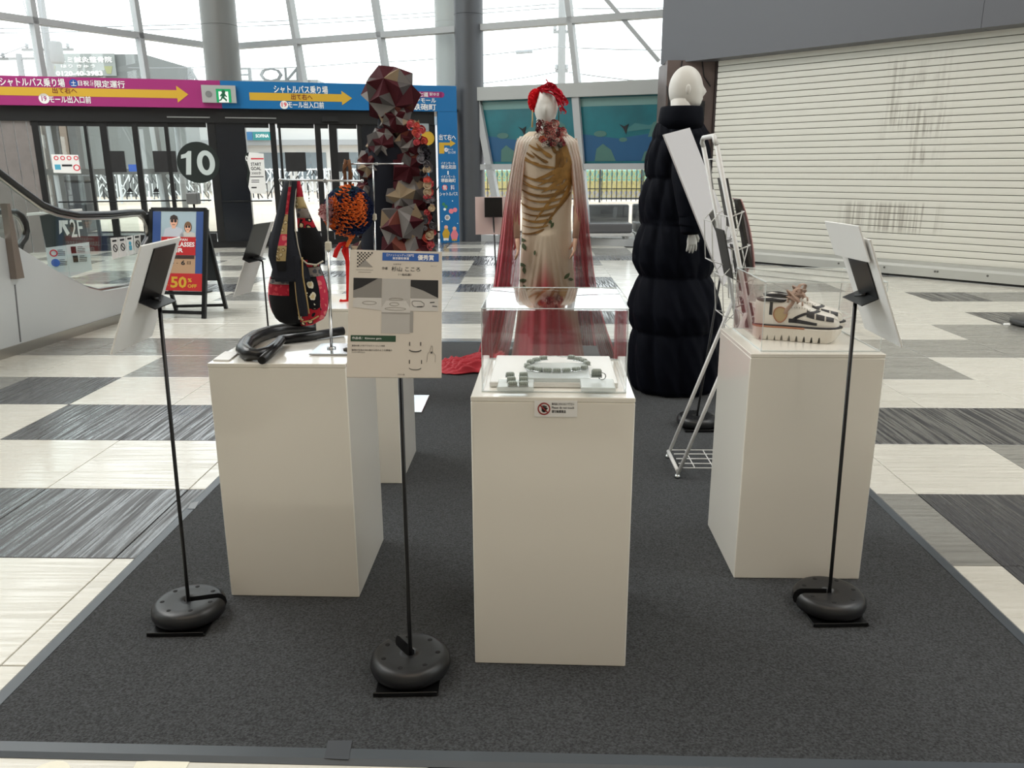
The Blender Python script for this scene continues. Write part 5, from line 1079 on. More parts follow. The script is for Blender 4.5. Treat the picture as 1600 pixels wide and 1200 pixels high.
# ================================================================ platform shoes
SWH, SBK, STAN, SOLE = mat('shoe_white', (232, 228, 218), .35, bump=.08, bscale=150), mat('shoe_black', (36, 36, 40), .45, bump=.2, bscale=180), mat('shoe_tan', (176, 120, 88), .5), mat('sole_white', (226, 220, 208), .5)
SLIN = fab('shoe_lining', (188, 166, 128)); LACE = mat('lace_brown', (166, 138, 120), .7, bump=.2)
HW = [(0, .022), (.012, .030), (.05, .034), (.09, .0345), (.13, .037), (.17, .043), (.2, .046), (.23, .044), (.255, .035), (.268, .02), (.272, .006)]
HT = [(0, .078), (.03, .086), (.06, .082), (.1, .080), (.13, .078), (.16, .066), (.19, .052), (.22, .044), (.25, .036), (.265, .026), (.272, .012)]
def shoe(label, org, yaw):
    t = thing('platform_shoe', label, 'shoe', org); R = rz(yaw); W = lambda x, y, z: V(org) + R @ V(((x - .135) * .95, y, z)); SH = .044
    def up(s, a, o=0):   # s along the shoe, a 0..pi across (0 = wearer side facing the viewer)
        w_ = tab(HW, s); h = tab(HT, s) * 1.0; c = -cos(a); q = sin(a) ** .8 if sin(a) > 0 else 0
        n = 1 + o / max(.02, w_); return W(s + (o if s > .24 else 0), w_ * n * math.copysign(abs(c) ** .88, c), SH + .004 + h * q * (1 + o / max(.02, h)) * (1 - .0 * s))
    g = G(); g.grid(lambda u, v: up(.272 * u, lerp(0, pi, v)), 34, 18); g.build('upper', SWH, t)
    # sole with cut teeth
    g = G(); ox = [(x, tab(HW, x) * 1.1 + .004) for x in [-.004 + .284 * k / 28 for k in range(29)]]; ox = [(x, y if 0 < i < 28 else y * .55) for i, (x, y) in enumerate(ox)]
    def zb_(x): 
        k = (x - .02) / .0235; base = .010 * max(0, (x - .23) / .05) ** 2 * 3
        return base + (.017 if (.02 < x < .225 and (k % 1) < .2) else 0)
    xs = [-.004 + .284 * k / 96 for k in range(97)]; yy = lambda x: tab(ox, x)
    for sgn in (-1, 1):
        vs = [];
        for x in xs: vs += [W(x, sgn * (yy(x) - .002), zb_(x)), W(x, sgn * yy(x), max(.012, zb_(x) + .003)), W(x, sgn * yy(x), SH - .004), W(x, sgn * (yy(x) - .003), SH)]
        g.add(vs, [(4 * i + k, 4 * i + 4 + k, 4 * i + 5 + k, 4 * i + 1 + k) for i in range(96) for k in range(3)], 0)
    vs = [];
    for x in xs: vs += [W(x, -(yy(x) - .002), zb_(x)), W(x, yy(x) - .002, zb_(x)), W(x, -(yy(x) - .003), SH), W(x, yy(x) - .003, SH)]
    g.add(vs, [(4 * i, 4 * i + 4, 4 * i + 5, 4 * i + 1) for i in range(96)] + [(4 * i + 2, 4 * i + 3, 4 * i + 7, 4 * i + 6) for i in range(96)] + [(0, 1, 3, 2), (384, 386, 387, 385)], 0); g.build('sole', SOLE, t)
    g = G(); g.tube([W(x, -(yy(x) - .006), SH + .002) for x in xs[::4]] + [W(x, yy(x) - .006, SH + .002) for x in xs[::-4]], .0042, 6, closed=True); g.build('welt', SBK, t)
    g = G(); g.tube([W(x, -(yy(x) - .0005), SH - .001) for x in xs[:60:4]] , .003, 6); g.build('welt_strip', STAN, t)
    def patch(nm, m, fn, o=.0012, n=10, k=6): g = G(); g.grid(lambda u, v: up(*fn(u, v), o), n, k); return g.build(nm, m, t)
    patch('wing_tip', SBK, lambda u, v: (.118 + .085 * sin(u * pi * .5) + .014 * (v - .5) + .0 * u, lerp(.12, 1.45, u)), .0012, 14, 4)
    patch('wing_tip', SBK, lambda u, v: (.118 + .085 * sin(u * pi * .5) + .014 * (v - .5), pi - lerp(.12, 1.45, u)), .0012, 14, 4)
    patch('side_band', SBK, lambda u, v: (lerp(.11, .2, u), lerp(.08, .22, v)), .0016)
    for a, b in ((.165, .19), (.195, .222), (.227, .25)): patch('toe_patch', SBK, lambda u, v, a=a, b=b: (lerp(a, b, u), lerp(.42, .86, v)), .0016, 6, 4)
    patch('toe_cap', SWH, lambda u, v: (lerp(.205, .268, u), lerp(.9, 2.2, v)), .001)
    patch('heel_patch', SBK, lambda u, v: (lerp(.046, .056, u), lerp(.3, .95, v)), .0014, 3, 6)
    patch('side_cutout', SLIN, lambda u, v: (.082 + .021 * v * cos(2 * pi * u), .38 + .3 * v * sin(2 * pi * u)), .0014, 18, 3)
    g = G(); g.tube([up(.082 + .022 * cos(2 * pi * k / 18), .38 + .31 * sin(2 * pi * k / 18), .002) for k in range(18)], .0018, 5, closed=True); g.build('cutout_rim', STAN, t)
    # foot opening with a padded collar
    g = G(); ring_ = [W(.052 + .046 * cos(k * pi / 10), .023 * sin(k * pi / 10), SH + .084 - .006 * cos(k * pi / 10) * (1 if cos(k * pi / 10) > 0 else -.6)) for k in range(20)]; g.tube(ring_, .0058, 8, closed=True); g.build('collar', SBK, t)
    g = G(); g.add([p + V((0, 0, .001)) for p in ring_], [tuple(range(20))]); g.build('insole', mat('shoe_inside', (40, 34, 32), .8), t)
    g = G()
    for k in range(10):
        for sgn in (0, 1):
            s, a = .1 + .075 * k / 9, lerp(.62, 1.0, k / 9); q = up(s, pi - a if sgn else a, .0012); g.ball(q, .0013, n=5, k=3)
    g.build('brogue_holes', SBK, t, kind='stuff')
    g = G()
    for k in range(4): s = .102 + .016 * k; g.tube([up(s, a, .0022) for a in (1.05, 1.35, 1.57, 1.8, 2.1)], .0026, 6, flat=.6)
    c = up(.112, pi / 2, .006)
    for sgn, ln_ in ((-1, .052), (1, .044)):
        for lift in (.022, .006):
            P = [c, c + R @ V((.01 * sgn, sgn * .018, lift)), c + R @ V((.018 * sgn + .012, sgn * .034, lift * 1.1)), c + R @ V((.022, sgn * ln_, lift * .2 - .006)), c + R @ V((.014, sgn * .026, .002)), c]
            g.tube(smooth(P), .0066, 8, flat=.3)
        g.tube(smooth([c, c + R @ V((.012, sgn * .02, .004)), c + R @ V((.004, sgn * .034, -.014)), c + R @ V((-.01, sgn * .041, -.034)), c + R @ V((-.014, sgn * .042, -.046))]), .006, 8, flat=.35)
    g.ball(c, .010, n=8, k=6); g.build('laces', LACE, t)
    return t
a_, b_ = gz(1184, 528, TOP), gz(1312, 541, TOP); ang = atan2(b_.y - a_.y, b_.x - a_.x)
s1 = (a_ + b_) / 2
shoe('white platform shoe with black toe patches, nearer of the pair', (s1.x + .004, s1.y + .045, TOP + .001), -.3); shoe('white platform shoe with black toe patches, further of the pair', (s1.x + .052, s1.y + .145, TOP + .001), -.24)
# ================================================================ mannequins
MANQ = mat('mannequin_white', (222, 220, 214), .45)
def mhand(t, wrist, dirv, side, s=1.0, m=None, curl=.35):
    """five fingered hand: palm, four fingers and a thumb from the palm's side, one skin each"""
    d = V(dirv).normalized(); sd = V(side); sd = (sd - d * sd.dot(d)).normalized(); nn = d.cross(sd); wrist = V(wrist)
    g = G(); pal = [(0, .021, .017), (.03, .027, .016), (.06, .036, .014), (.085, .038, .012), (.096, .036, .009)]
    vs = []
    for l, a, b in pal:
        for k in range(12): th = 2 * pi * k / 12; vs.append(wrist + d * l * s + sd * a * cos(th) * s + nn * b * sin(th) * s)
    g.add(vs, [(i * 12 + k, i * 12 + (k + 1) % 12, (i + 1) * 12 + (k + 1) % 12, (i + 1) * 12 + k) for i in range(4) for k in range(12)] + [tuple(range(11, -1, -1)), tuple(range(48, 60))], 0, True)
    for o, L, sp in ((-.027, .064, -.12), (-.009, .078, -.03), (.009, .073, .05), (.027, .058, .14)):
        b = wrist + d * .082 * s + sd * o * s; dd = (d + sd * sp).normalized(); P = [b]; an = 0
        for f_ in (.42, .32, .26): an += curl * .6; P.append(P[-1] + (dd * cos(an) + nn * sin(an)) * L * f_ * s)
        g.tube(P, [.0092 * s, .0085 * s, .0076 * s, .005 * s], 8)
    b = wrist + d * .02 * s - sd * .02 * s; P = [b, b + (d * .6 - sd * .8 + nn * .3) * .03 * s, b + (d * 1.35 - sd * 1.25 + nn * .7) * .03 * s, b + (d * 2.1 - sd * 1.35 + nn * 1.1) * .03 * s]; g.tube(P, [.013 * s, .0115 * s, .0095 * s, .006 * s], 8)
    return g.build('hand', m or MANQ, t)
# ---------------------------------------------------------------- long navy quilted coat
COAT = mat('coat_navy', (6, 9, 20), .75, spec=.12, bump=.35, bscale=45)
YC = 4.66
cm = thing('coat_mannequin', 'white mannequin in a floor-length navy quilted down coat', 'mannequin', (.85, YC, CB))
SIL = [(192, 1026, 1099), (205, 1022, 1104), (215, 1019, 1107), (240, 1013, 1108), (275, 1007.5, 1109), (281, 1009, 1109), (310, 1003, 1111), (345, 1000, 1111), (351, 1001, 1111), (380, 994, 1112), (408, 992, 1113), (428, 996, 1112), (433, 996, 1112), (460, 989, 1119), (485, 984, 1125), (508, 985, 1126), (518, 986, 1124), (545, 986, 1121), (575, 986, 1119), (600, 987, 1116), (612, 994, 1110)]
CT_ = []
for y, a, b in SIL: p, q = at(a, y, YC), at(b, y, YC); CT_.append((p.z, (p.x + q.x) / 2, (q.x - p.x) / 2))
CX = [(z, c) for z, c, r in CT_]; CR = [(z, r) for z, c, r in CT_]
seams = [at(1040, y, YC).z for y in (192, 216, 278, 348, 430, 514, 613)]; zlo = max(.014, seams[-1]); zhi = seams[0]
def cell(z):
    for i in range(6):
        if z >= seams[i + 1]: return i, (z - seams[i + 1]) / (seams[i] - seams[i + 1])
    return 5, 0
def coat(u, v):
    z = lerp(zlo, zhi, v); i, f = cell(z); th = 2 * pi * u; r = tab(CR, z); n = (9, 11, 9, 10, 9, 10)[i]; ph = (0, 1.1, .4, 2.0, .9, 1.6)[i]
    q = abs(sin(th * n / 2 + ph + .25 * sin(f * 3 + i))) ** .8; bz = max(0, sin(pi * f)) ** .5
    k = 1 + (.125 * q * (.3 + .7 * bz) + .06 * bz - .11) * (1 if i else .4) + .012 * sin(th * 23 + z * 40)
    sh = 1 if z < seams[1] else lerp(1, .62, ((z - seams[1]) / (seams[0] - seams[1])) ** 2)
    return V((tab(CX, z) + r * k * cos(th), YC + r * (.86 if z > 1.0 else .92) * sh * k * sin(th), z))
g = G(); g.grid(coat, 128, 150, cu=True); g.build('coat_body', COAT, cm)
zc0 = at(1060, 193, YC).z; zc1 = at(1060, 167, YC).z; xc = (at(1031, 180, YC).x + at(1098, 180, YC).x) / 2; rc = (at(1098, 180, YC).x - at(1031, 180, YC).x) / 2
g = G(); g.lathe([(rc * 1.02, zc0 - .03), (rc * 1.06, zc0 + .02), (rc * 1.03, (zc0 + zc1) / 2), (rc * .99, zc1 - .01), (rc * .95, zc1), (rc * .86, zc1 - .003), (rc * .84, zc0)], 40, (xc, YC, 0)); g.build('collar', COAT, cm)
# sleeve nearest the viewer
slv = [(1066, 218, 4.52, .062), (1073, 250, 4.42, .076), (1070, 274, 4.39, .070), (1078, 300, 4.37, .082), (1080, 326, 4.36, .072), (1082, 336, 4.36, .07), (1082, 352, 4.36, .070), (1080, 362, 4.36, .058), (1080, 366, 4.36, .042)]
P = []; Rr = []
for (a, b) in zip(slv, slv[1:]):
    for k in range(5):
        f = k / 5; P.append(at(lerp(a[0], b[0], f), lerp(a[1], b[1], f), lerp(a[2], b[2], f))); Rr.append(lerp(a[3], b[3], f))
P.append(at(*slv[-1][:2], slv[-1][2])); Rr.append(slv[-1][3])
g = G(); g.tube(P, Rr, 20); g.build('sleeve', COAT, cm)
g = G(); g.tube([V((2 * tab(CX, p.z) - p.x - .06, 2 * YC - p.y, p.z)) for p in P], Rr, 14); g.build('sleeve', COAT, cm)
w0_ = at(1080, 361, 4.36); mhand(cm, w0_, (.12, 0, -1), (-1, -.25, 0), .78)
hc = at(1071.5, 140, YC); HR = .098
def head(u, v):
    th = 2 * pi * u; ph = pi * (v - .5) * .998; x = .092 * cos(ph) * cos(th); y = .076 * cos(ph) * sin(th); z = .122 * sin(ph)
    fx = max(0, cos(th)); g_ = lambda a, b: math.exp(-(a * a) / b)
    x += .020 * g_(th if th < pi else th - 2 * pi, .02) * g_((z + .012) / .03, .5) + .008 * fx * g_((z + .078) / .03, .6)
    x -= .006 * fx * g_((z - .01) / .02, .8) * g_(abs(th if th < pi else th - 2 * pi) - .4, .05)
    x += .006 * g_(th if th < pi else th - 2 * pi, .06) * g_((z + .05) / .012, .6)
    if z < -.04: x += (-.04 - z) * .12 * (1 if cos(th) > 0 else .8); 
    return hc + M.Rotation(-.12, 3, 'Z') @ V((x, y, z))
g = G(); g.grid(head, 40, 30, cu=True); g.tube([hc + V((-.012, 0, -.05)), hc + V((-.014, 0, -.12)), hc + V((-.012, 0, -.2))], [.068, .062, .066], 20)
for s_ in (-1,): g.ball(hc + V((-.0, s_ * .076, -.005)), (.014, .006, .026), n=10, k=6)
g.build('head', MANQ, cm)
g = G(); g.bbox((.85, YC, CB + .004), (.3, .3, .008), .002); g.build('base_plate', STEEL, cm)
# ---------------------------------------------------------------- pale dress with dyed cape
YD = 5.15
dm = thing('dress_mannequin', 'white mannequin in a cream gown with a red-dyed cape', 'mannequin', (.085, YD, CB))
DX = .085
px2 = lambda x, y: at(x, y, YD)
DR = []
for y, a, b in ((206, 826, 880), (213, 816, 893), (222, 811, 901), (240, 811, 901), (262, 812, 899), (300, 814, 894), (340, 816, 892), (370, 815, 893), (410, 813, 895), (450, 812, 897), (500, 808, 902), (540, 803, 908), (575, 797, 914)):
    p, q = px2(a, y), px2(b, y); DR.append((p.z, (p.x + q.x) / 2, (q.x - p.x) / 2))
DC = [(z, c) for z, c, r in DR]; DRR = [(z, r) for z, c, r in DR]; zd0 = CB + .01; zd1 = DR[0][0]
knot = px2(850, 362).z
def gown(u, v, o=0):
    z = lerp(zd0, zd1, v); th = 2 * pi * u; r = tab(DRR, z); ry = r * .62 if z > 1.15 else lerp(.85, .62, (z / 1.15))
    ry = r * lerp(.95, .6, min(1, z / 1.2)); dn = max(0, min(1, (knot + .1 - z) / .5))
    f = (.02 * sin(th * 15 + 2 * sin(z * 5)) + .018 * sin(th * 9 + 1)) * (.12 + dn)
    ridge = .055 * dn ** .6 * math.exp(-((th - 1.5 * pi + .05) / .16) ** 2) * (1 if z < knot else 0)
    ridge += sum(a_ * dn ** .7 * math.exp(-((th - 1.5 * pi - o_ * (.25 + .75 * dn)) / .07) ** 2) for o_, a_ in ((-.75, .02), (-.45, .028), (.32, .03), (.6, .022), (.9, .018))) * (1 if z < knot else 0)
    k = 1 + f; return V((tab(DC, z) + (r * k + o) * cos(th), YD + (ry * k + ridge + o) * sin(th), z))
GOWN = sheer('gown_cloth', [(0, (140, 92, 84)), (.2, (160, 124, 108)), (.4, (184, 164, 144)), (.6, (206, 190, 168)), (1, (214, 198, 176))], 1, 0, 1.5, .75)
g = G(); g.grid(gown, 144, 90, cu=True); g.build('gown', GOWN, dm, base=(.085, YD, 0))
def front(x, z, o=.004):
    r = tab(DRR, z); c = (x - tab(DC, z)) / max(.02, r); c = max(-.97, min(.97, c)); th = 2 * pi - math.acos(c); return gown(th / (2 * pi), (z - zd0) / (zd1 - zd0), o)
# red dyed centre gore and leopard-toned hem sides
def gore(m):
    L = m.node_tree.links; b = m.node_tree.nodes['Principled BSDF']; src = b.inputs['Base Color'].links[0].from_socket
    tc = N(m, 'ShaderNodeTexCoord'); sx = N(m, 'ShaderNodeSeparateXYZ'); L.new(tc.outputs['Object'], sx.inputs[0])
    dx = N(m, 'ShaderNodeMath', operation='ADD'); dx.inputs[1].default_value = .0; L.new(sx.outputs['X'], dx.inputs[0]); ab = N(m, 'ShaderNodeMath', operation='ABSOLUTE'); L.new(dx.outputs[0], ab.inputs[0])
    zz = N(m, 'ShaderNodeMapRange'); zz.inputs[1].default_value = .86; zz.inputs[2].default_value = .25; zz.inputs[3].default_value = -.05; zz.inputs[4].default_value = .24; L.new(sx.outputs['Z'], zz.inputs[0])
    df = N(m, 'ShaderNodeMath', operation='SUBTRACT'); L.new(zz.outputs[0], df.inputs[0]); L.new(ab.outputs[0], df.inputs[1])
    ms = N(m, 'ShaderNodeMapRange'); ms.interpolation_type = 'SMOOTHSTEP'; ms.inputs[1].default_value = -.03; ms.inputs[2].default_value = .11; L.new(df.outputs[0], ms.inputs[0])
    fr_ = N(m, 'ShaderNodeMapRange'); fr_.inputs[1].default_value = .02; fr_.inputs[2].default_value = -.04; L.new(sx.outputs['Y'], fr_.inputs[0]); ml = N(m, 'ShaderNodeMath', operation='MULTIPLY'); L.new(ms.outputs[0], ml.inputs[0]); L.new(fr_.outputs[0], ml.inputs[1])
    mx = N(m, 'ShaderNodeMix', data_type='RGBA'); mx.inputs[7].default_value = rgb(168, 44, 60); L.new(ml.outputs[0], mx.inputs[0]); L.new(src, mx.inputs[6]); L.new(mx.outputs[2], b.inputs['Base Color'])
gore(GOWN)
GOLD = mat('gold_print', (156, 116, 56), .6, vary=.2, vscale=30)
# sweeping chrysanthemum petals in gold over one shoulder
GOLDD = mat('gold_print_dark', (128, 92, 40), .6, vary=.2, vscale=30); NPET = [0]
def petal(P, w_, w_end=.25):
    NPET[0] += 1; lift = .004 + .0004 * (NPET[0] % 9)
    Q = []
    n = 16
    for k in range(n + 1):
        t = k / n; a = (1 - t) ** 2; b = 2 * t * (1 - t); c = t * t; x = a * P[0][0] + b * P[1][0] + c * P[2][0]; y = a * P[0][1] + b * P[1][1] + c * P[2][1]; Q.append((x, y))
    def fn(u, v):
        i = min(n - 1, int(u * n)); f = u * n - i; x = lerp(Q[i][0], Q[i + 1][0], f); y = lerp(Q[i][1], Q[i + 1][1], f); dx, dy = Q[i + 1][0] - Q[i][0], Q[i + 1][1] - Q[i][1]; L = sqrt(dx * dx + dy * dy) or 1
        ww = w_ * (1 - (1 - w_end) * u) * min(1, .3 + 4 * (1 - u)) * min(1, .4 + 3 * u); x += -dy / L * ww * (v - .5); y += dx / L * ww * (v - .5)
        x = max(811, min(899, x)); p = px2(x, y); return front(p.x, p.z, lift)
    g = G(); g.grid(fn, 16, 2); g.build('gold_petal', GOLD if NPET[0] % 3 else GOLDD, dm)
for P, w_ in (([(846, 236), (834, 234), (822, 222)], 5), ([(842, 256), (824, 254), (812, 244)], 5), ([(856, 254), (846, 252), (830, 236)], 6), ([(850, 226), (846, 222), (842, 216)], 5), ([(880, 292), (838, 300), (814, 284)], 4), ([(836, 246), (826, 244), (812, 226)], 5), ([(866, 262), (830, 262), (813, 236)], 6), ([(862, 246), (848, 240), (838, 224)], 8), ([(868, 240), (862, 232), (858, 216)], 7), ([(880, 238), (880, 226), (876, 214)], 9), ([(888, 290), (895, 250), (885, 214)], 17), ([(876, 286), (880, 246), (870, 222)], 11), ([(886, 276), (840, 292), (811, 268)], 7), ([(884, 288), (840, 304), (816, 279)], 6), ([(882, 298), (838, 316), (811, 291)], 7), ([(878, 308), (840, 322), (818, 306)], 5), ([(872, 318), (832, 336), (811, 312)], 7), ([(868, 330), (838, 342), (816, 330)], 5), ([(862, 340), (830, 352), (811, 336)], 6), ([(856, 350), (834, 358), (814, 350)], 4), ([(850, 356), (830, 368), (811, 362)], 5), ([(888, 280), (858, 312), (836, 344)], 9), ([(890, 262), (868, 290), (846, 300)], 11), ([(890, 300), (866, 330), (846, 354)], 6), ([(876, 262), (850, 278), (836, 280)], 9), ([(892, 250), (876, 272), (862, 284)], 12), ([(894, 240), (890, 270), (878, 300)], 13), ([(886, 224), (892, 250), (884, 290)], 13), ([(878, 230), (882, 256), (872, 296)], 12), ([(870, 236), (872, 262), (860, 300)], 9), ([(882, 262), (860, 282), (840, 290)], 7), ([(892, 282), (880, 312), (850, 352)], 8)): petal(P, w_ * .95)
LEAFM = mat('leaf_green', (70, 84, 52), .7)
for i, (x, y, s) in enumerate(((816, 374, 7), (820, 384, 6), (812, 258, 4), (858, 344, 6), (862, 350, 5), (817, 412, 6), (820, 420, 6), (818, 436, 6), (821, 446, 5), (884, 428, 6), (890, 434, 5), (836, 392, 4))):
    g = G(); an = i * 1.3
    g.grid(lambda u, v: (lambda p: front(p.x, p.z, .005))(px2(x + s * (u - .5) * 2 * cos(an) - s * .9 * (v - .5) * sin(pi * u) * sin(an), y + s * (u - .5) * 2 * sin(an) + s * .9 * (v - .5) * sin(pi * u) * cos(an))), 6, 2); g.build('leaf', LEAFM, dm)
# arms under the cape
SKN = mat('mannequin_skin', (220, 176, 150), .5)
for sx, P in ((-1, [(819, 222), (811, 270), (806, 325), (808, 372)]), (1, [(894, 222), (900, 270), (904, 325), (899, 372)])):
    g = G(); g.tube([at(x, y, YD - .02 - .03 * k) for k, (x, y) in enumerate(P)], [.034, .03, .026, .02], 12); g.build('arm', SKN, dm)
    mhand(dm, at(*P[-1], YD - .11), (.08 * -sx, -.1, -1), (0, -1, 0), .85, SKN)
# dyed cape, one flowing panel at each side
CAPE = sheer('cape_cloth', [(0, (170, 36, 52)), (.35, (186, 60, 76)), (.6, (206, 110, 116)), (.75, (216, 196, 188)), (1, (224, 218, 208))], .82, .2, 1.5)
CAPE2 = sheer('cape_cloth_under', [(0, (150, 26, 44)), (.4, (170, 50, 66)), (.62, (196, 120, 120)), (.8, (216, 200, 192)), (1, (222, 214, 204))], .9, .2, 1.5)
def cape(rows, m, dy0, nf, nm='cape_panel', amp=.018):
    """rows: (y, outer x, inner x, distance)"""
    def fn(u, v):
        k = len(rows) - 1; i = min(k - 1, int(v * k)); f = v * k - i; a, b = rows[i], rows[i + 1]; y = lerp(a[0], b[0], f); x = lerp(lerp(a[1], b[1], f), lerp(a[2], b[2], f), u); Y = lerp(a[3], b[3], f) + dy0
        p = at(x, y, Y + amp * (.2 + v) * sin(u * nf * 2 * pi + 2 * v)); p.z = max(p.z, CB + .006); return p
    g = G(); g.grid(fn, nf * 8, len(rows) * 4); return g.build(nm, m, dm)
cape([(213, 812, 836, 5.04), (222, 806, 828, 5.01), (250, 801, 819, 5.0), (290, 795, 815, 5.01), (330, 789, 813, 5.03), (380, 784, 813, 5.07), (430, 778, 812, 5.08), (480, 770, 808, 5.08), (530, 760, 800, 5.08), (572, 742, 790, 5.1), (582, 722, 782, 5.08)], CAPE, 0, 5)
cape([(216, 808, 824, 5.16), (260, 799, 815, 5.18), (320, 788, 806, 5.2), (380, 780, 802, 5.22), (440, 772, 798, 5.24), (500, 762, 788, 5.26), (560, 744, 776, 5.28)], CAPE2, 0, 4)
cape([(213, 878, 893, 5.04), (222, 884, 903, 5.01), (250, 893, 909, 5.0), (290, 897, 914, 5.01), (330, 900, 918, 5.03), (380, 906, 923, 5.08), (430, 912, 929, 5.1), (480, 920, 938, 5.14), (520, 928, 950, 5.2), (552, 936, 962, 5.3), (560, 940, 968, 5.34)], CAPE, 0, 4)
cape([(216, 886, 902, 5.16), (260, 896, 909, 5.18), (320, 896, 913, 5.2), (380, 896, 916, 5.22), (440, 896, 920, 5.26), (500, 900, 926, 5.3), (540, 902, 932, 5.34)], CAPE2, 0, 4)
# train spread on the carpet
TRAIN = mat('train_red', (178, 26, 44), .7, sheen=.2)
tc_ = gz(735, 574)
def train(u, v):
    x = lerp(-.66, -.2, u); y = lerp(4.98, 5.3, v); edge = min(1, 5 * u) * min(1, 6 * v + .1) * min(1, 6 * (1 - v) + .1)
    z = CB + .004 + edge * (.02 * abs(sin(u * 13 + v * 17)) + .022 * abs(sin(v * 31 - u * 6 + 2 * sin(u * 11))) + .012 * abs(sin(v * 67 + u * 23)) + .09 * u * u)
    return V((x + .03 * sin(v * 9), y + .02 * sin(u * 12), z))
g = G(); g.grid(train, 70, 70); o = g.build('train', TRAIN, dm); o.modifiers.new('t', 'SOLIDIFY').thickness = .003
# head, red headpiece, collar of cloth flowers, earrings
fc = at(853, 170, YD); 
def face(u, v):
    th = 2 * pi * u; ph = pi * (v - .5) * .998; w_ = .072 * (1 - .22 * max(0, -sin(ph))); p = V((w_ * cos(ph) * cos(th), .09 * cos(ph) * sin(th), .118 * sin(ph)))
    q = max(0, -sin(th)) ** 6; p.y -= q * cos(ph) * (.012 * math.exp(-((p.z + .01) / .03) ** 2) * math.exp(-(p.x / .012) ** 2)); p.y += q * .004 * math.exp(-((p.z - .02) / .014) ** 2); return fc + p
g = G(); g.grid(face, 40, 28, cu=True); g.tube([fc - V((0, -.02, .06)), fc - V((0, -.03, .2)), fc - V((0, -.03, .3))], [.058, .052, .075], 18); g.build('head', MANQ, dm)
HRED, HPINK = fab('hair_red', (226, 16, 32)), fab('hair_rose', (196, 26, 52), [(226, 70, 80)], 60)
rr = random.Random(5); g = G()
g.ball(at(836, 157, YD + .02), (.042, .07, .062), n=14, k=10)
for i in range(260):
    d = V((rr.gauss(0, 1), rr.gauss(0, 1), rr.gauss(0, 1))).normalized(); c = at(837, 157, YD + .02) + V((d.x * .043, d.y * .07, d.z * .064)); ruffle(g, c, d, .03, .009, 0, rr.random() * 6, rr, 3)
for i in range(110):
    a = rr.uniform(.1, 1.0) * pi; c = fc + V((.078 * cos(a), rr.uniform(-.03, .07), .03 + .082 * sin(a) + rr.uniform(0, .02))); ruffle(g, c, c - fc, .035, .012, 0, rr.random() * 6, rr, 3)
g.build('red_curls', HRED, dm, kind='stuff')
g = G(); rr = random.Random(9)
g.ball(at(868, 152, YD + .02), (.05, .06, .055), n=12, k=8)
for i in range(44):
    x, y = rr.uniform(848, 882), 0; y = tab([(850, 138), (860, 134), (872, 142), (882, 158)], x) + rr.uniform(0, 22 if x > 868 else 6)
    rosette(g, at(x, y, YD - .07 + rr.uniform(-.01, .04)), (rr.uniform(-.4, .6), -1, rr.uniform(-.2, .8)), rr.uniform(.017, .026), 0, rr, 1.6)
for P in ([(848, 142), (862, 146), (874, 156), (880, 170)], [(846, 139), (864, 141), (878, 152)], [(852, 135), (856, 128), (853, 124)]): g.tube([at(x, y, YD - .085) for x, y in P], .009, 6, flat=.5)
g.build('ribbon_flowers', HPINK, dm)
FP, FB, FWc, FGn = fab('dusty_pink', (206, 132, 126), [(226, 176, 164)], 60), fab('wine', (132, 48, 60), [(190, 100, 104)], 60), fab('white_flower', (222, 212, 202)), fab('dark_leaf', (96, 90, 84))
rr = random.Random(4); gs = [G() for _ in range(4)]
for i in range(95):
    x = rr.gauss(857, 12); y = rr.uniform(191, 226); x += (y - 205) * .25
    if y < 202: x = 855 + rr.uniform(-14, 14)
    if y > 214: x = rr.uniform(846, 884)
    k = rr.choice([0, 0, 1, 1, 2, 3]) if x > 846 else rr.choice([2, 3, 1]); c = at(x, y, YD - lerp(.062, .112, (y - 191) / 35)); gs[k].ball(c, .011, n=7, k=5); rosette(gs[k], c, (rr.uniform(-.6, .6), -1, rr.uniform(-.3, .5)), rr.uniform(.015, .024), 0, rr, 1.5)
for gg, m in zip(gs, (FP, FB, FWc, FGn)): gg.build('collar_flowers', m, dm, kind='stuff')
g = G(); RUST = fab('rust', (160, 84, 60)); g.grid(lambda u, v: (lambda p: front(p.x, min(p.z, zd1 - .004), .007))(px2(lerp(842, 858, u), lerp(213, 228 - 16 * abs(u - .5), v))), 8, 4); g.build('rust_patch', RUST, dm)
for x, m in ((832, mat('ear_gold', (200, 176, 120), .4)), (873, mat('ear_dark', (60, 90, 84), .4))):
    g = G(); g.tube([at(x, 172, YD - .03), at(x, 186, YD - .03), at(x - .5, 199, YD - .03)], [.003, .004, .006], 6); g.build('earring', m, dm)
g = G(); g.lathe([(.17, 0), (.17, .01), (.03, .014), (.0, .014)], 32, (DX, YD + .05, CB)); g.build('base_plate', STEEL, dm)
# ---------------------------------------------------------------- folded patchwork figure
YO = 4.5
om = thing('folded_mannequin', 'figure clad in folded burgundy and silver cloth pyramids', 'mannequin', (-.72, YO, CB))
F_ = [fab('burgundy', (70, 18, 28)), fab('silver', (126, 122, 120)), fab('fold_tan', (146, 128, 104)), fab('copper', (108, 56, 46)), fab('slate', (88, 84, 84))]
DN = fab('deep_navy', (14, 17, 30))
def X(x, y, d=0): return at(x, y, YO + d)
g = G(); g.tube([X(606, 175), X(606, 215), X(612, 235), X(612, 300), X(606, 380), X(604, 480), X(604, 600)], [.05, .06, .15, .13, .15, .14, .13], 18, flat=.8)
g.build('navy_body', DN, om)
g = G(); g.ball(X(608, 150), (.1, .1, .13), n=16, k=12); g.build('head_form', DN, om)
rr = random.Random(21)
bm = bmesh.new(); bmesh.ops.create_icosphere(bm, subdivisions=1, radius=1); bm.verts.ensure_lookup_table(); ICO = [[tuple(q.co) for q in f.verts] for f in bm.faces]; bm.free()
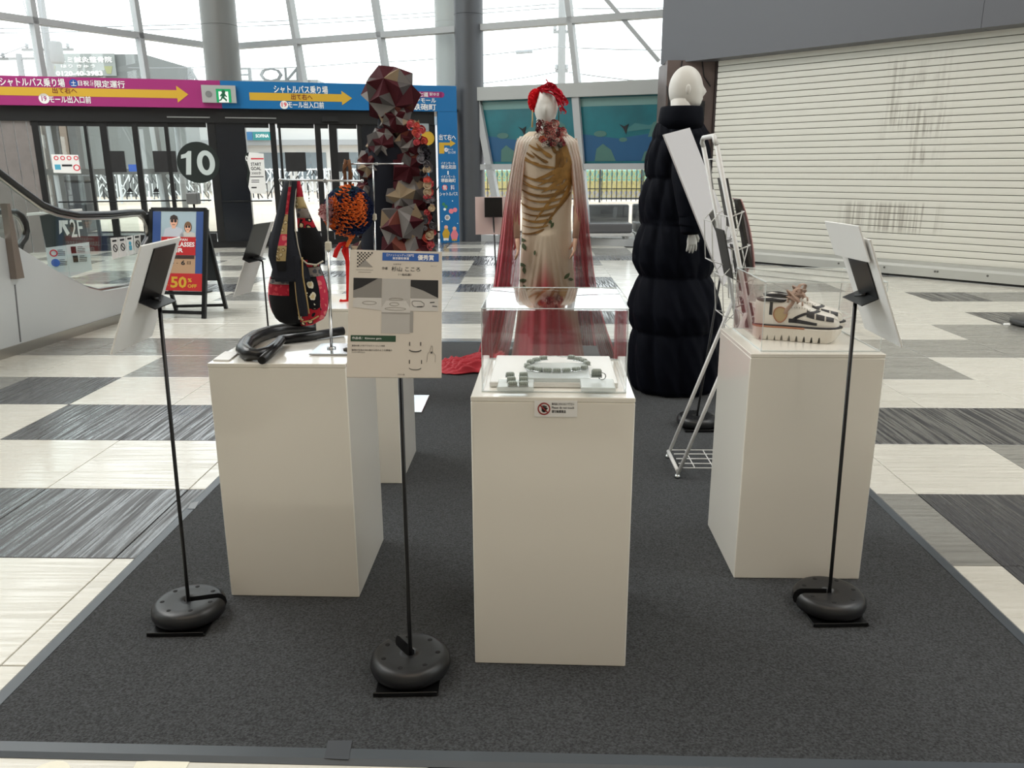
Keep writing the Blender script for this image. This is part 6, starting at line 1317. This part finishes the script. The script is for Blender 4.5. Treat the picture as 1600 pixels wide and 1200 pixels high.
def clad(c, r, spike=1.28, sub=True, keep=lambda d: True, R=None, sx=(1, 1, 1)):
    c = V(c); Q = R or M.Rotation(rr.random() * 6, 3, V((rr.gauss(0, 1), rr.gauss(0, 1), rr.gauss(0, 1))).normalized())
    for tri in ICO:
        vs = [Q @ V(p) for p in tri]; d = (vs[0] + vs[1] + vs[2]).normalized()
        if d.y > .45 or not keep(d): continue
        S = lambda p: V((p.x * sx[0], p.y * sx[1], p.z * sx[2])) * r
        ap = S(d) * spike; lo = [S(p) for p in vs]; g = G(); k = rr.choice([[0, 0, 4], [1, 1, 0], [0, 0, 3], [0, 4, 4], [0, 3, 3], [2, 1, 0], [1, 0, 4], [4, 2, 0], [0, 0, 0], [2, 4, 1]])
        mid = [(lo[i] + lo[(i + 1) % 3]) / 2 * .97 for i in range(3)]
        for i in range(3): g.add([c + lo[i], c + mid[i], c + ap, c + mid[i - 1]], [(0, 1, 2), (0, 2, 3)], k[i])
        g.build('folded_pyramid', F_, om)
bm = bmesh.new(); bmesh.ops.create_icosphere(bm, subdivisions=1, radius=1); bm.faces.ensure_lookup_table(); bm.free()
def ico20():
    p = (1 + sqrt(5)) / 2; v = [(-1, p, 0), (1, p, 0), (-1, -p, 0), (1, -p, 0), (0, -1, p), (0, 1, p), (0, -1, -p), (0, 1, -p), (p, 0, -1), (p, 0, 1), (-p, 0, -1), (-p, 0, 1)]
    f = [(0, 11, 5), (0, 5, 1), (0, 1, 7), (0, 7, 10), (0, 10, 11), (1, 5, 9), (5, 11, 4), (11, 10, 2), (10, 7, 6), (7, 1, 8), (3, 9, 4), (3, 4, 2), (3, 2, 6), (3, 6, 8), (3, 8, 9), (4, 9, 5), (2, 4, 11), (6, 2, 10), (8, 6, 7), (9, 8, 1)]
    return [[tuple(V(v[i]).normalized()) for i in t] for t in f]
ICO = ico20()
for (x, y, d, r) in ((611, 148, 0, .142), (618, 186, -.03, .085), (598, 226, -.05, .085), (640, 228, -.04, .08), (582, 258, -.02, .085), (636, 264, -.03, .115), (578, 300, .02, .08), (637, 308, -.03, .13), (634, 352, -.06, .145), (637, 397, -.06, .16), (574, 352, .02, .08), (572, 400, .02, .09), (636, 446, -.04, .15), (640, 505, -.02, .16), (574, 455, .02, .1)):
    clad(X(x, y, d), r, 1.13 if y < 200 else 1.12)
# band of small cloth flowers down one side
RS = [fab('rose_grey', (88, 86, 92)), fab('rose_pink', (196, 76, 84), [(220, 120, 116)], 50), fab('rose_cream', (196, 176, 148)), fab('rose_dark', (38, 36, 44)), fab('rose_slate', (118, 116, 122)), fab('rose_coral', (214, 96, 84))]
rr = random.Random(31); y = 196
while y < 470:
    for j in range(3):
        xc_ = tab([(196, 648), (230, 658), (270, 664), (330, 669), (380, 668), (470, 668)], y); x = xc_ + rr.uniform(-10, 6); k = rr.choice([0, 0, 3, 3, 4, 4, 1, 2]) if not (y // 28) % 3 == 1 else rr.choice([1, 5, 1, 2])
        g = G(); n_ = V((rr.uniform(.1, 1), -1, rr.uniform(-.3, .4))); c = X(x + 2, y + rr.uniform(-3, 3), -.13 + .05 * j); g.ball(c, .017, n=7, k=5); rosette(g, c, n_, rr.uniform(.02, .03), 0, rr, 1.6); g.build('cloth_rose', RS[k], om)
    y += 8.5
g = G(); g.bbox((-.74, 4.31, CB + .004), (.3, .34, .006), .002); g.build('base_plate', STEEL, om)
# ================================================================ wire brochure rack
rk = thing('brochure_rack', 'white tubular folding rack with wire brochure pockets', 'rack', (.8, 3.34, CB))
RW = mat('rack_white', (222, 222, 220), .4); y0, y1 = 3.22, 3.466
fx = lambda z: .70 + .256 * (1.40 - z)
for y in (y0, y1):
    g = G(); g.tube([(fx(1.37), y, 1.37), (fx(.012), y, .022)], .0095, 8); g.build('front_leg', RW, rk)
    g = G(); g.tube([(.626, y, .022), (fx(.7) - .012, y, .72)], .0085, 8); g.build('rear_leg', RW, rk)
    for x in (.626, fx(.02)): g = G(); g.lathe([(.012, 0), (.014, .006), (.009, .016)], 10, (x, y, CB + .001)); g.build('foot', SILV, rk)
ym = (y0 + y1) / 2
g = G(); g.tube([(fx(1.37), y0, 1.37)] + [(fx(1.40) - .0, y0 + .03 - .03 * cos(a), 1.37 + .035 * sin(a)) for a in (.5, 1.0, 1.5)] + [(fx(1.40), y1 - .03 + .03 * cos(a), 1.37 + .035 * sin(a)) for a in (1.5, 1.0, .5)] + [(fx(1.37), y1, 1.37)], .0095, 8); g.build('top_hoop', RW, rk)
g = G(); g.tube([(.626, y0, .04), (.626, y1, .04)], .0085, 8); g.build('foot_rail', RW, rk)
for z in (1.1, .97, .84, .7, .56):
    g = G(); r = .0028; a = fx(z)
    g.tube([(a, y0, z), (a, y1, z)], r, 6); g.tube([(a, y0, z), (a + .05, y0, z + .02), (a + .055, y0 + .01, z + .02), (a + .055, y1 - .01, z + .02), (a + .05, y1, z + .02), (a, y1, z)], r, 6)
    for f in (.15, .5, .85): y = lerp(y0, y1, f); g.tube([(a + .055, y, z + .02), (a + .035, y, z - .09), (a + .0, y, z - .09), (a - .01, y, z)], r * .8, 6)
    g.build('wire_pocket', RW, rk)
for z in (1.12, .9, .68):
    g = G(); r = .0024; a = fx(z) - .02
    for y in (y0 + .05, y1 - .05): g.tube([(a, y, z), (a - .035, y, z - .04), (a - .02, y, z - .2), (a + .02, y, z - .21)], r, 6)
    g.tube([(a - .035, y0 + .05, z - .04), (a - .035, y1 - .05, z - .04)], r, 6); g.tube([(a - .02, y0 + .05, z - .2), (a - .02, y1 - .05, z - .2)], r, 6); g.build('wire_loop', RW, rk)
g = G()
for y in (y0 + .01, ym - .06, ym, ym + .06, y1 - .01): g.tube([(.64, y, .05), (fx(.05) - .01, y, .05)], .0026, 6)
for x in (.7, .78): g.tube([(x, y0 + .01, .05), (x, y1 - .01, .05)], .0026, 6)
g.build('wire_shelf', RW, rk)
for z in (1.2,): g = G(); g.tube([(fx(z), y0 + .03, z), (fx(1.32), y0 + .06, 1.32), (fx(1.32), y1 - .06, 1.32), (fx(z), y1 - .03, z)], .0028, 6); g.build('wire_support', RW, rk)
def brochure(label, x, y, z, w_, h, tilt, front_m, k=.006):
    R = M.Rotation(tilt, 3, 'Y'); t = thing('brochure', label, 'brochure', (x, y, z - h / 2)); g = G(); g.bbox((x, y, z), (k, w_, h), .001, R); g.build('pages', mat('pages_dark', (62, 62, 60), .6), t)
    g = G(); g.box(V((x, y, z)) + R @ V((k / 2 + .0011, 0, 0)), (.0015, w_ - .006, h - .004), R); g.build('cover', front_m, t); return t
PK, MX = mat('cover_pink', (206, 160, 160), .3, vary=.25, vscale=9), mat('cover_mixed', (196, 196, 192), .3, vary=.5, vscale=16)
tl = -math.atan(.256)
R_ = M.Rotation(tl, 3, 'Y'); bc_ = V((.855, 3.30, 1.02)); t = thing('brochure', 'thick pink-covered brochure on the outer side of the rack', 'brochure', bc_ - V((0, 0, .14)))
g = G(); g.bbox(bc_, (.012, .06, .30), .001, R_); g.build('pages', mat('pages_dark', (62, 62, 60), .6), t)
g = G(); g.grid(lambda u, v: bc_ + R_ @ V((.008 + .014 * sin(pi * v) ** .7, lerp(-.04, .1, u), lerp(-.15, .15, v))), 4, 14); o = g.build('cover', PK, t); o.modifiers.new('t', 'SOLIDIFY').thickness = .002
brochure('printed leaflet in the top pocket of the rack', fx(1.13) + .02, 3.34, 1.15, .16, .2, tl, MX); brochure('black leaflet clipped inside the rack', fx(.92) - .035, 3.33, .95, .15, .2, tl, INK, .004); brochure('printed leaflet in the middle pocket of the rack', fx(.84) + .02, 3.36, .88, .17, .2, tl, MX); brochure('pink leaflet in the lowest pocket of the rack', fx(.62) + .02, 3.34, .64, .18, .24, tl, PK)
